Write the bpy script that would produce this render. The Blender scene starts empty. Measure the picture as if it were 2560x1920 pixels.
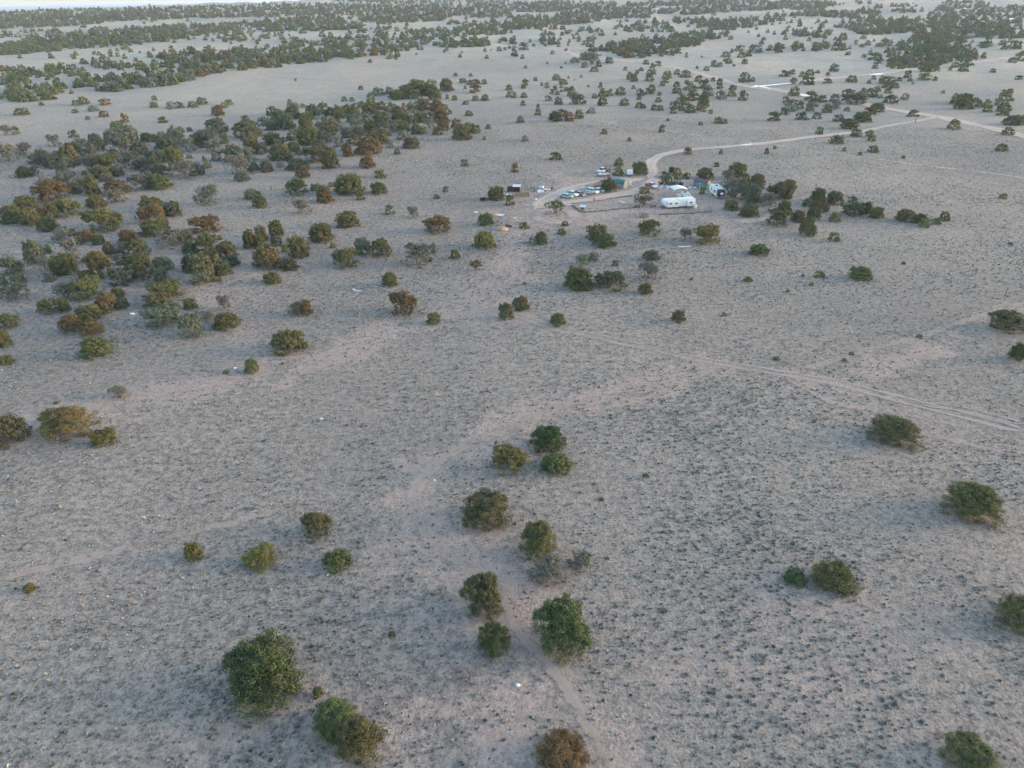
import bpy, math, random
import numpy as np
from mathutils import Matrix, Vector

# ------------------------------------------------------------------ camera, world, sun, exposure
SC = bpy.context.scene
COL = SC.collection
F_PX, PW, PH = 1775.0, 2560.0, 1920.0
CAM_H = 60.0
PITCH, ROLL = math.radians(28.5), math.radians(-0.78)
ROT = Matrix.Rotation(math.pi / 2 - PITCH, 3, 'X') @ Matrix.Rotation(ROLL, 3, 'Z')
cam_d = bpy.data.cameras.new('camera')
cam_d.sensor_fit = 'HORIZONTAL'
cam_d.sensor_width = 36.0
cam_d.lens = F_PX / PW * 36.0
cam_d.clip_start = 1.0
cam_d.clip_end = 120000.0
cam = bpy.data.objects.new('camera', cam_d)
COL.objects.link(cam)
cam.matrix_world = Matrix.Translation((0, 0, CAM_H)) @ ROT.to_4x4()
SC.camera = cam

SUN_EL, SUN_AZ = math.radians(9.0), math.radians(86.0)      # azimuth clockwise from +Y (view direction)
world = bpy.data.worlds.new('World')
SC.world = world
world.use_nodes = True
wn = world.node_tree
sky = wn.nodes.new('ShaderNodeTexSky')
sky.sky_type = 'NISHITA'
sky.sun_disc = False
sky.sun_elevation = SUN_EL
sky.sun_rotation = SUN_AZ
sky.air_density = 1.0
sky.dust_density = 1.3
sky.ozone_density = 1.3
wn.links.new(sky.outputs[0], wn.nodes['Background'].inputs[0])
wn.nodes['Background'].inputs[1].default_value = 0.15

sun_d = bpy.data.lights.new('sun', 'SUN')
sun_d.energy = 0.5
sun_d.angle = math.radians(12.0)
sun_d.color = (1.0, 0.72, 0.52)
sun = bpy.data.objects.new('sun', sun_d)
COL.objects.link(sun)
sdir = Vector((math.sin(SUN_AZ) * math.cos(SUN_EL), math.cos(SUN_AZ) * math.cos(SUN_EL), math.sin(SUN_EL)))
sun.rotation_euler = sdir.to_track_quat('Z', 'Y').to_euler()
sun.location = (200, 0, 200)

SC.view_settings.view_transform = 'Standard'
SC.view_settings.look = 'None'
SC.view_settings.gamma = 1.0
SC.view_settings.exposure = 2.22
SC.render.engine = 'CYCLES'
SC.cycles.use_denoising = True
SC.cycles.max_bounces = 5
SC.cycles.diffuse_bounces = 2
SC.cycles.glossy_bounces = 2
SC.cycles.transparent_max_bounces = 12
SC.cycles.volume_bounces = 1
SC.cycles.caustics_reflective = False
SC.cycles.caustics_refractive = False

RNG = np.random.default_rng(7)
random.seed(7)

# ------------------------------------------------------------------ terrain
_PD = np.array([0, 450, 700, 1000, 1400, 1800, 2300, 3000, 4000, 7000, 12000, 31000.0])
_PR = np.array([0, 0, 5, 15, 28, 43, 60, 78, 80, 20, -40, -60.0])
_PL = np.array([0, 0, 5, 15, 28, 43, 60, 30, -25, -50, -40, 45.0])
_und = []
_r = random.Random(3)
for _k in range(9):
    wl = _r.uniform(45, 260)
    a = _r.uniform(0, math.pi)
    _und.append((2 * math.pi / wl * math.cos(a), 2 * math.pi / wl * math.sin(a), _r.uniform(0, 6.28), wl / 260.0))

def sstep(a, b, x):
    t = np.clip((x - a) / (b - a), 0, 1)
    return t * t * (3 - 2 * t)

def terrain(x, y):
    x = np.asarray(x, float); y = np.asarray(y, float)
    D = np.hypot(x, y)
    az = np.degrees(np.arctan2(x, y))
    pr = (np.interp(D * .92, _PD, _PR) + np.interp(D, _PD, _PR) + np.interp(D * 1.08, _PD, _PR)) / 3
    pl = (np.interp(D * .96, _PD, _PL) + np.interp(D, _PD, _PL) + np.interp(D * 1.04, _PD, _PL)) / 3
    wl = 1 - sstep(-17, -12, az)
    wl = np.where(np.abs(az) > 100, 0, wl)
    m = np.interp(az, [-60, -36, -28, -20, -10, 20, 40, 180], [.70, .74, .85, .97, 1.0, .92, .8, .8])
    z = (pr * (1 - wl) + pl * wl) * np.where((pr * (1 - wl) + pl * wl) > 0, m, 1.0)
    u = np.zeros_like(D)
    for kx, ky, ph, am in _und:
        u = u + am * np.sin(kx * x + ky * y + ph)
    amp = np.interp(D, [0, 150, 400, 900, 1800, 3000, 6000], [.10, .18, .35, 1.2, 2.2, 2.2, 0])
    return z + u * amp

def vnoise(x, y, s, seed=0):
    x = np.asarray(x, float) / s; y = np.asarray(y, float) / s
    ix = np.floor(x).astype(np.int64); iy = np.floor(y).astype(np.int64)
    fx = x - ix; fy = y - iy
    fx = fx * fx * (3 - 2 * fx); fy = fy * fy * (3 - 2 * fy)
    def h(a, b):
        n = (a * 374761393 + b * 668265263 + seed * 974634777) & 0xFFFFFFFF
        n = ((n ^ (n >> 13)) * 1274126177) & 0xFFFFFFFF
        n = n ^ (n >> 16)
        return (n & 0xFFFF) / 65535.0
    return (h(ix, iy) * (1 - fx) + h(ix + 1, iy) * fx) * (1 - fy) + (h(ix, iy + 1) * (1 - fx) + h(ix + 1, iy + 1) * fx) * fy

_RM = np.array([[ROT[i][j] for j in range(3)] for i in range(3)])
_FWD = -_RM[:, 2]

def at(px, py):
    """ground point seen at photo pixel (px, py)"""
    d = _RM @ np.array([(px - PW / 2) / F_PX, -(py - PH / 2) / F_PX, -1.0])
    d = d / np.linalg.norm(d)
    ts = np.geomspace(40, 30000, 700)
    P = d[None, :] * ts[:, None]
    zz = P[:, 2] + CAM_H - terrain(P[:, 0], P[:, 1])
    idx = np.where(zz < 0)[0]
    if len(idx) == 0:
        return None
    k = idx[0]
    lo, hi = (ts[k - 1] if k else 1.0), ts[k]
    for _ in range(24):
        mid = .5 * (lo + hi)
        p = d * mid
        if p[2] + CAM_H - terrain(p[0], p[1]) < 0:
            hi = mid
        else:
            lo = mid
    p = d * hi
    return np.array([p[0], p[1], float(terrain(p[0], p[1]))])

def ppm(p):
    """photo pixels per metre at a world point"""
    v = np.array([p[0], p[1], p[2] - CAM_H])
    return F_PX / float(v @ _FWD)

def proj(x, y, z):
    v = np.stack([x, y, z - CAM_H], -1) @ _RM
    return PW / 2 - v[..., 0] / v[..., 2] * F_PX, PH / 2 + v[..., 1] / v[..., 2] * F_PX

# ------------------------------------------------------------------ tags, meshes
def tag(o, label=None, cat=None, group=None, kind=None):
    if label: o['label'] = label
    if cat: o['category'] = cat
    if group: o['group'] = group
    if kind: o['kind'] = kind
    return o

def empty(name, loc, rz=0.0):
    o = bpy.data.objects.new(name, None)
    o.empty_display_size = .5
    o.location = tuple(loc); o.rotation_euler = (0, 0, rz)
    COL.objects.link(o)
    return o

def np_mesh(name, V, Fq, mats=(), mat_idx=None, attrs=None, colors=None, smooth=False):
    """V (n,3); Fq (m,k) faces of one size k or list of such arrays"""
    me = bpy.data.meshes.new(name)
    if not isinstance(Fq, list): Fq = [Fq]
    Fq = [np.asarray(f, np.int32) for f in Fq if len(f)]
    V = np.asarray(V, np.float32)
    me.vertices.add(len(V)); me.vertices.foreach_set('co', V.ravel())
    nl = sum(f.size for f in Fq); nf = sum(len(f) for f in Fq)
    me.loops.add(nl); me.polygons.add(nf)
    me.loops.foreach_set('vertex_index', np.concatenate([f.ravel() for f in Fq]))
    tot = np.concatenate([np.full(len(f), f.shape[1], np.int32) for f in Fq])
    st = np.concatenate([[0], np.cumsum(tot)[:-1]]).astype(np.int32)
    me.polygons.foreach_set('loop_start', st)
    if mat_idx is not None: me.polygons.foreach_set('material_index', np.asarray(mat_idx, np.int32))
    if smooth: me.polygons.foreach_set('use_smooth', np.ones(nf, bool))
    for m in mats: me.materials.append(m)
    for k, a in (attrs or {}).items():
        at_ = me.attributes.new(k, 'FLOAT', 'POINT'); at_.data.foreach_set('value', np.asarray(a, np.float32).ravel())
    for k, a in (colors or {}).items():
        at_ = me.attributes.new(k, 'FLOAT_COLOR', 'POINT'); at_.data.foreach_set('color', np.asarray(a, np.float32).ravel())
    me.update(); me.validate()
    return me

def link(name, me, parent=None):
    o = bpy.data.objects.new(name, me)
    COL.objects.link(o)
    if parent: o.parent = parent
    return o

class MB:
    """collects boxes, prisms, tubes and sheets into one mesh"""
    def __init__(s): s.v = []; s.f = []
    def add(s, vs, fs):
        n = len(s.v); s.v += [tuple(map(float, q)) for q in vs]; s.f += [tuple(n + i for i in f) for f in fs]; return s
    def box(s, x0, x1, y0, y1, z0, z1, c=0.0):
        if c <= 0:
            vs = [(x, y, z) for z in (z0, z1) for y in (y0, y1) for x in (x0, x1)]
            return s.add(vs, [(0, 2, 3, 1), (4, 5, 7, 6), (0, 1, 5, 4), (2, 6, 7, 3), (0, 4, 6, 2), (1, 3, 7, 5)])
        k = c * .6
        def ring(z, i): return [(x0+i+k, y0+i, z), (x1-i-k, y0+i, z), (x1-i, y0+i+k, z), (x1-i, y1-i-k, z), (x1-i-k, y1-i, z), (x0+i+k, y1-i, z), (x0+i, y1-i-k, z), (x0+i, y0+i+k, z)]
        return s.loft([ring(z0, c), ring(z0 + c, 0), ring(z1 - c, 0), ring(z1, c)])
    def loft(s, loops, caps=True, closed=True):
        n = len(loops[0]); vs = [q for l in loops for q in l]; fs = []
        for k in range(len(loops) - 1):
            for i in range(n if closed else n - 1):
                j = (i + 1) % n
                fs.append((k * n + i, k * n + j, (k + 1) * n + j, (k + 1) * n + i))
        if caps:
            fs.append(tuple(range(n - 1, -1, -1))); fs.append(tuple((len(loops) - 1) * n + i for i in range(n)))
        return s.add(vs, fs)
    def prism_y(s, pts, y0, y1, inset=None):
        """profile in XZ extruded along y"""
        return s.loft([[(x, y0, z) for x, z in pts], [(x, y1, z) for x, z in pts]])
    def prism_x(s, pts, x0, x1):
        return s.loft([[(x0, y, z) for y, z in pts], [(x1, y, z) for y, z in pts]])
    def tube(s, p, q, r0, r1=None, n=6):
        r1 = r0 if r1 is None else r1
        p = Vector(p); q = Vector(q); d = (q - p).normalized()
        u = d.orthogonal().normalized(); w = d.cross(u)
        L = [[tuple(c + (u * math.cos(2 * math.pi * i / n) + w * math.sin(2 * math.pi * i / n)) * r) for i in range(n)] for c, r in ((p, r0), (q, r1))]
        return s.loft(L)
    def lathe(s, prof, cx=0, cy=0, n=16):
        L = [[(cx + r * math.cos(2 * math.pi * i / n), cy + r * math.sin(2 * math.pi * i / n), z) for i in range(n)] for r, z in prof]
        return s.loft(L)
    def wheel(s, x, y, z, r, w, n=14):
        prof = [(r * .55, -w / 2), (r * .93, -w / 2), (r, -w * .3), (r, w * .3), (r * .93, w / 2), (r * .55, w / 2)]
        L = [[(x + a * math.cos(2 * math.pi * i / n), y + t, z + a * math.sin(2 * math.pi * i / n)) for i in range(n)] for a, t in prof]
        return s.loft(L)
    def disc(s, x, y, z, r, w, n=12):
        L = [[(x + r * math.cos(2 * math.pi * i / n), y + t, z + r * math.sin(2 * math.pi * i / n)) for i in range(n)] for t in (-w / 2, w / 2)]
        return s.loft(L)
    def lump(s, x, y, z, rx, ry, rz, seed=0, jit=.25, n=9, m=5, down=0.0):
        rr = random.Random(seed); L = []
        for k in range(m):
            ph = -math.pi / 2 * (1 if down else 0.0) + (math.pi / 2 * (2 if down else 1)) * (k + .02) / (m - .9)
            L.append([(x + rx * math.cos(ph) * math.cos(2 * math.pi * i / n) * (1 + rr.uniform(-jit, jit)),
                       y + ry * math.cos(ph) * math.sin(2 * math.pi * i / n) * (1 + rr.uniform(-jit, jit)),
                       z + rz * math.sin(ph) * (1 + rr.uniform(-jit, jit) * .5)) for i in range(n)])
        return s.loft(L)
    def build(s, name, mat, parent=None, smooth=False):
        me = bpy.data.meshes.new(name)
        me.from_pydata(s.v, [], s.f); me.update()
        import bmesh
        bm = bmesh.new(); bm.from_mesh(me); bmesh.ops.recalc_face_normals(bm, faces=bm.faces); bm.to_mesh(me); bm.free()
        if smooth:
            me.polygons.foreach_set('use_smooth', np.ones(len(me.polygons), bool))
        me.materials.append(mat)
        return link(name, me, parent)

# ------------------------------------------------------------------ materials
def new_mat(name):
    m = bpy.data.materials.new(name); m.use_nodes = True
    nt = m.node_tree; b = nt.nodes['Principled BSDF']
    b.inputs['Roughness'].default_value = .9
    b.inputs['Specular IOR Level'].default_value = .2
    return m, nt, b

def N(nt, typ, **kw):
    n = nt.nodes.new(typ)
    for k, v in kw.items():
        if k.startswith('i_'):
            n.inputs[int(k[2:]) if k[2:].isdigit() else k[2:].replace('_', ' ')].default_value = v
        else: setattr(n, k, v)
    return n

def noise(nt, vec, scale, detail=3.0, rough=.55):
    n = N(nt, 'ShaderNodeTexNoise'); n.inputs['Scale'].default_value = scale; n.inputs['Detail'].default_value = detail
    n.inputs['Roughness'].default_value = rough
    nt.links.new(vec, n.inputs['Vector']); return n.outputs['Fac']

def ramp(nt, fac, stops):
    r = N(nt, 'ShaderNodeValToRGB'); e = r.color_ramp.elements
    while len(e) < len(stops): e.new(.5)
    for i, (p, c) in enumerate(stops):
        e[i].position = p; e[i].color = (c, c, c, 1) if not isinstance(c, tuple) else (*c, 1)
    nt.links.new(fac, r.inputs[0]); return r.outputs[0]

def mix(nt, f, a, b, mode='MIX'):
    m = N(nt, 'ShaderNodeMix', data_type='RGBA', blend_type=mode)
    for s, i in ((f, 0), (a, 6), (b, 7)):
        if isinstance(s, (int, float)): m.inputs[i].default_value = s
        elif isinstance(s, tuple): m.inputs[i].default_value = (*s, 1)
        else: nt.links.new(s, m.inputs[i])
    return m.outputs[2]

def math_(nt, op, a, b=None, c=None):
    m = N(nt, 'ShaderNodeMath', operation=op)
    for i, s in enumerate((a, b, c)):
        if s is None: continue
        if isinstance(s, (int, float)): m.inputs[i].default_value = s
        else: nt.links.new(s, m.inputs[i])
    return m.outputs[0]

def attr(nt, name, out='Fac'):
    a = N(nt, 'ShaderNodeAttribute'); a.attribute_name = name; return a.outputs[out]

def simple(name, col, rough=.6, metal=0.0, var=.18, scale=2.0, dirt=None, spec=.35):
    """painted / weathered surface: base colour with blotchy wear"""
    m, nt, b = new_mat(name)
    b.inputs['Roughness'].default_value = rough; b.inputs['Metallic'].default_value = metal
    b.inputs['Specular IOR Level'].default_value = spec
    tc = N(nt, 'ShaderNodeTexCoord').outputs['Object']
    n = noise(nt, tc, scale, 4.0)
    f = ramp(nt, n, [(.3, 0.0), (.7, 1.0)])
    lo = tuple(c * (1 - var) for c in col); hi = tuple(min(1, c * (1 + var * .6)) for c in col)
    c = mix(nt, f, lo, hi)
    if dirt:
        f2 = ramp(nt, noise(nt, tc, scale * 2.7, 5.0, .65), [(.55, 0.0), (.72, .75)])
        c = mix(nt, f2, c, dirt)
    nt.links.new(c, b.inputs['Base Color'])
    return m

def boards(name, col, axis='X', per=5.0, depth=.35, dirt=None, rough=.75):
    """siding or planking: grooves every 1/per metre"""
    m, nt, b = new_mat(name); b.inputs['Roughness'].default_value = rough
    tc = N(nt, 'ShaderNodeTexCoord').outputs['Object']
    sx = N(nt, 'ShaderNodeSeparateXYZ'); nt.links.new(tc, sx.inputs[0])
    f = math_(nt, 'FRACT', math_(nt, 'MULTIPLY', sx.outputs['XYZ'.index(axis)], per))
    g = ramp(nt, f, [(0.0, 0.0), (.12, 1.0), (.9, 1.0), (1.0, 0.0)])
    n = ramp(nt, noise(nt, tc, 3.0, 4.0), [(.3, tuple(c * .8 for c in col)), (.7, tuple(min(1, c * 1.12) for c in col))])
    c = mix(nt, g, tuple(q * (1 - depth) for q in col), n)
    if dirt:
        c = mix(nt, ramp(nt, noise(nt, tc, 5.0, 5.0, .65), [(.55, 0.0), (.75, .6)]), c, dirt)
    nt.links.new(c, b.inputs['Base Color'])
    bp = N(nt, 'ShaderNodeBump', i_Strength=.6, i_Distance=.03)
    nt.links.new(g, bp.inputs['Height']); nt.links.new(bp.outputs[0], b.inputs['Normal'])
    return m

# ground: dry grass litter, pinkish soil, grey-green mottling
def ground_material():
    m, nt, b = new_mat('dry_grassland')
    tc = N(nt, 'ShaderNodeTexCoord').outputs['Object']
    big = noise(nt, tc, .012, 4.0); mid = noise(nt, tc, .07, 5.0, .6); clump = noise(nt, tc, 1.5, 4.0, .65); fine = noise(nt, tc, 3.0, 3.0, .75)
    soil = ramp(nt, mid, [(.3, (.315, .250, .212)), (.7, (.355, .283, .240))])
    grass = ramp(nt, big, [(.30, (.222, .188, .162)), (.5, (.273, .228, .192)), (.70, (.312, .258, .210))])
    cover = math_(nt, 'ADD', ramp(nt, mid, [(.33, 0.55), (.62, 1.0)]), math_(nt, 'MULTIPLY', math_(nt, 'SUBTRACT', clump, .5), 2.0))
    cover = math_(nt, 'SUBTRACT', cover, math_(nt, 'MULTIPLY', attr(nt, 'bare'), 1.25))
    cover = ramp(nt, cover, [(.15, 0.0), (.75, 1.0)])
    c = mix(nt, cover, soil, grass)
    # pale straw on the far meadows
    c = mix(nt, math_(nt, 'MULTIPLY', attr(nt, 'straw'), ramp(nt, mid, [(.3, .35), (.6, .9)])), c, (.45, .395, .312))
    # dark low shrubs and tussocks too small to model beyond the near range
    sh = ramp(nt, clump, [(.57, 0.0), (.68, 1.0)])
    sh = math_(nt, 'MULTIPLY', sh, ramp(nt, noise(nt, tc, .035, 3.0), [(.38, .12), (.62, .75)]))
    sh = math_(nt, 'MULTIPLY', sh, math_(nt, 'SUBTRACT', 1.0, math_(nt, 'MULTIPLY', attr(nt, 'bare'), .8)))
    c = mix(nt, sh, c, (.105, .115, .095))
    grain = ramp(nt, math_(nt, 'ADD', math_(nt, 'MULTIPLY', fine, .5), math_(nt, 'MULTIPLY', noise(nt, tc, .9, 4.0, .75), .5)), [(.42, (.52, .55, .58)), (.5, (1.0, 1.0, 1.0)), (.58, (1.42, 1.37, 1.27))])
    c = mix(nt, .9, c, grain, 'MULTIPLY')
    # trampled or reddish earth
    red = math_(nt, 'MULTIPLY', attr(nt, 'bare'), ramp(nt, noise(nt, tc, .11, 4.0), [(.34, 0.1), (.56, .75)]))
    c = mix(nt, red, c, (.385, .278, .226))
    c = mix(nt, attr(nt, 'wooded'), c, (.085, .095, .085))      # the low country past the ridge is wooded
    nt.links.new(c, b.inputs['Base Color'])
    h = math_(nt, 'ADD', math_(nt, 'MULTIPLY', clump, .6), math_(nt, 'MULTIPLY', fine, .4))
    bp = N(nt, 'ShaderNodeBump', i_Strength=.8, i_Distance=.35)
    nt.links.new(h, bp.inputs['Height']); nt.links.new(bp.outputs[0], b.inputs['Normal'])
    return m

def track_material(name, kind, col, col2):
    """bare earth sheet whose ragged edge gives way to the grass below; u runs -1..1 across"""
    m, nt, b = new_mat(name)
    tc = N(nt, 'ShaderNodeTexCoord').outputs['Object']
    n1 = noise(nt, tc, .9, 4.0, .65); n2 = noise(nt, tc, .12, 3.0); n3 = noise(nt, tc, 4.0, 3.0)
    au = math_(nt, 'ABSOLUTE', attr(nt, 'u'))
    c = mix(nt, ramp(nt, n2, [(.35, 0.0), (.65, 1.0)]), col, col2)
    c = mix(nt, .7, c, mix(nt, n3, (.68, .68, .68), (1.32, 1.32, 1.32)), 'MULTIPLY')
    rut = ramp(nt, math_(nt, 'ABSOLUTE', math_(nt, 'SUBTRACT', au, .42)), [(.05, 1.0), (.22, 0.0)])
    c = mix(nt, math_(nt, 'MULTIPLY', rut, .45), c, tuple(min(1, q * 1.18) for q in col2))
    jag = math_(nt, 'ADD', math_(nt, 'MULTIPLY', math_(nt, 'SUBTRACT', n1, .5), 2.6), math_(nt, 'MULTIPLY', math_(nt, 'SUBTRACT', n2, .5), 2.0))
    if kind == 'road':
        a = math_(nt, 'SUBTRACT', 1.0, au); a = math_(nt, 'ADD', math_(nt, 'MULTIPLY', a, 3.0), jag)
        al = ramp(nt, a, [(.25, 0.0), (.75, 1.0)])
    elif kind == 'track':
        a = math_(nt, 'ADD', rut, math_(nt, 'MULTIPLY', jag, .8)); a = math_(nt, 'ADD', a, math_(nt, 'MULTIPLY', math_(nt, 'SUBTRACT', n2, .5), 1.4))
        al = ramp(nt, a, [(.2, 0.0), (.8, .8)])
    else:
        a = math_(nt, 'SUBTRACT', 1.0, au); a = math_(nt, 'ADD', math_(nt, 'MULTIPLY', a, 1.1), jag)
        al = ramp(nt, a, [(.2, 0.0), (.8, .9 if kind == 'path' else .66)])
    nt.links.new(c, b.inputs['Base Color'])
    nt.links.new(al, b.inputs['Alpha'])
    return m

def foliage_material():
    m, nt, b = new_mat('juniper_foliage')
    oi = N(nt, 'ShaderNodeObjectInfo')
    t = attr(nt, 'tint'); w = attr(nt, 'warm')
    c = mix(nt, t, (.66, .68, .72), (1.36, 1.34, 1.22))
    c = mix(nt, 1.0, oi.outputs['Color'], c, 'MULTIPLY')
    wf = math_(nt, 'ADD', math_(nt, 'MULTIPLY', w, 1.2), math_(nt, 'SUBTRACT', math_(nt, 'MULTIPLY', oi.outputs['Alpha'], 1.6), 1.0))
    wf = ramp(nt, wf, [(.05, 0.0), (.85, .72)])
    wc = mix(nt, t, (.105, .068, .034), (.190, .122, .060))
    c = mix(nt, wf, c, wc)
    nt.links.new(c, b.inputs['Base Color'])
    b.inputs['Roughness'].default_value = .85
    return m

def vcol_material(name):
    m, nt, b = new_mat(name)
    nt.links.new(attr(nt, 'Col', 'Color'), b.inputs['Base Color'])
    return m

M_GROUND = ground_material()
M_ROAD = track_material('graded_dirt', 'road', (.40, .300, .245), (.48, .37, .30))
M_TRACK = track_material('two_track_dirt', 'track', (.345, .275, .230), (.40, .325, .27))
M_PATH = track_material('trodden_dirt', 'path', (.38, .30, .245), (.45, .355, .29))
M_TRAIL = track_material('faint_trail_dirt', 'faint', (.40, .302, .245), (.46, .355, .29))
M_FOL = foliage_material()
M_BARK = simple('weathered_bark', (.19, .182, .172), .95, 0, .35, 6.0)
M_FAR = vcol_material('woodland_foliage')
M_TUFT = vcol_material('tussock_blades')

# ------------------------------------------------------------------ roads and tracks (photo pixels, 2560 x 1920, dropped onto the ground)
R_MAIN = [(854,43),(915,59),(961,69),(1040,82),(1114,93),(1169,103),(1248,113),(1318,119),(1439,137),(1529,148),(1592,156),(1653,162),(1743,182),(1830,207),(1919,222),(1998,236),(2070,246),(2163,261),(2270,280),(2337,291),(2397,303),(2507,327),(2600,352)]
R_CROSS = [(1868,217),(1920,213),(1981,207),(2036,200),(2143,189),(2209,184),(2296,172),(2354,166),(2441,156),(2528,145),(2620,136)]
R_DRIVE = [(2345,293),(2310,299),(2287,304),(2209,317),(2151,329),(2036,342),(1920,357),(1830,366),(1728,374),(1670,384),(1638,396),(1626,412),(1630,430),(1624,446)]
R_LOOP_A = [(1624,444),(1590,449),(1560,452),(1506,456),(1440,468),(1396,484),(1361,502),(1338,525)]
R_LOOP_B = [(1632,440),(1634,455),(1615,468),(1584,479),(1530,490),(1482,500),(1430,508),(1385,513),(1345,522)]
R_RING = [(1392+48*math.cos(a), 540+17*math.sin(a)) for a in np.linspace(0, 2*math.pi, 25)]
R_FENCE = [(640,184),(738,194),(866,208),(981,218),(1091,226),(1161,243),(1280,258),(1312,266),(1375,279),(1465,295),(1569,314),(1671,327),(1772,343),(1859,354),(1920,362),(2094,385),(2267,408),(2441,429),(2600,450)]
R_LOWER = [(1235,775),(1292,789),(1390,821),(1482,840),(1569,858),(1685,886),(1801,908),(1919,927),(2094,958),(2180,980),(2267,1002),(2355,1025),(2441,1046),(2620,1092)]
R_LOWER2 = [(2267,1003),(2340,1014),(2412,1024),(2500,1045),(2600,1072)]
R_FOOT = [(1258,1470),(1268,1520),(1290,1570),(1318,1605),(1350,1640),(1385,1680),(1420,1730),(1455,1790),(1490,1850),(1530,1935)]
R_LEFT = [(-30,1450),(60,1432),(193,1400),(300,1375),(410,1347),(520,1320),(627,1294),(720,1270),(800,1250),(870,1236)]
R_UP = [(741,663),(828,678),(929,709),(1016,733),(1132,753),(1219,770)]
R_CLEAR = [(1764,548),(1830,552),(1900,548),(1950,535)]
R_DOWN = [(1330,540),(1300,570),(1275,620),(1255,680),(1238,730),(1225,772)]
R_THIN = [(1963,943),(2035,985),(2094,1010),(2190,1028),(2300,1045),(2420,1070)]
R_THIN2 = [(2035,1030),(2120,1055),(2200,1070),(2330,1090),(2470,1122),(2600,1150)]

def world_line(px, step):
    P = [at(x, y) for x, y in px]
    P = np.array([p for p in P if p is not None])[:, :2]
    # Catmull-Rom through the points, resampled
    out = []
    for i in range(len(P) - 1):
        p0 = P[max(i - 1, 0)]; p1 = P[i]; p2 = P[i + 1]; p3 = P[min(i + 2, len(P) - 1)]
        L = np.linalg.norm(p2 - p1); n = max(2, int(L / step))
        t = np.linspace(0, 1, n, endpoint=False)[:, None]
        out.append(.5 * (2 * p1 + (p2 - p0) * t + (2 * p0 - 5 * p1 + 4 * p2 - p3) * t ** 2 + (3 * p1 - p0 - 3 * p2 + p3) * t ** 3))
    out.append(P[-1:])
    return np.concatenate(out)

def strip(name, px, width, mat, lift, step=2.0, cross=9):
    L = world_line(px, step)
    d = np.gradient(L, axis=0); d /= np.maximum(np.linalg.norm(d, axis=1), 1e-6)[:, None]
    nrm = np.stack([-d[:, 1], d[:, 0]], 1)
    u = np.linspace(-1, 1, cross)
    wv = width * .5 * (1 + .25 * (vnoise(L[:, 0], L[:, 1], 17, 5) - .5))
    X = L[:, None, :] + nrm[:, None, :] * (u[None, :, None] * wv[:, None, None])
    Z = terrain(X[..., 0], X[..., 1]) + lift
    V = np.concatenate([X, Z[..., None]], -1).reshape(-1, 3)
    n = len(L); i, j = np.meshgrid(np.arange(n - 1), np.arange(cross - 1), indexing='ij')
    run = np.concatenate([[0], np.cumsum(np.linalg.norm(np.diff(L, axis=0), axis=1))])
    e = sstep(0, width * 1.3, np.minimum(run, run[-1] - run)) if name != 'turning_circle' else np.ones(n)      # ends run out into the grass
    ue = (np.sign(u)[None, :] * (1 - (1 - np.abs(u))[None, :] * e[:, None]) + (u == 0)[None, :] * (1 - e)[:, None]).ravel()
    a = (i * cross + j).ravel()
    Fq = np.stack([a, a + 1, a + cross + 1, a + cross], 1)
    me = np_mesh(name, V, Fq, [mat], attrs={'u': ue})
    return tag(link(name, me), kind='structure')

strip('road', R_MAIN, 12.0, M_ROAD, .10)
strip('crossroad', R_CROSS, 13.0, M_ROAD, .12)
strip('driveway', R_DRIVE, 6.0, M_ROAD, .11)
strip('yard_lane', R_LOOP_A, 7.5, M_ROAD, .085)
strip('yard_lane', R_LOOP_B, 7.0, M_ROAD, .095)
strip('turning_circle', R_RING, 6.0, M_PATH, .075)
strip('fence_line_track', R_FENCE, 4.0, M_PATH, .06)
strip('two_track', R_LOWER, 4.4, M_TRACK, .05, 1.2, 13)
strip('two_track', R_LOWER2, 3.2, M_TRACK, .058, 1.2, 13)
strip('two_track', R_UP, 3.0, M_TRACK, .05, 1.2, 13)
strip('two_track', R_THIN, 2.2, M_TRAIL, .055, 1.2)
strip('two_track', R_THIN2, 2.2, M_TRAIL, .05, 1.2)
strip('footpath', R_FOOT, 1.7, M_TRAIL, .04, .6)
strip('trail', R_LEFT, 2.2, M_TRAIL, .04, .8)
strip('trail', R_DOWN, 5.0, M_TRAIL, .05)
strip('trail', [(1990,925),(2080,903),(2150,880),(2300,840),(2420,800),(2600,745)], 3.2, M_TRAIL, .045)
strip('trail', [(1258,1470),(1185,1425),(1100,1370),(1055,1310),(1037,1240),(1062,1190),(1130,1130),(1240,1085),(1350,1037),(1450,1011),(1570,985),(1700,948),(1800,925),(1880,920)], 3.4, M_TRAIL, .035, 1.0)
strip('clearing', R_CLEAR, 9.0, M_PATH, .07)

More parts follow.
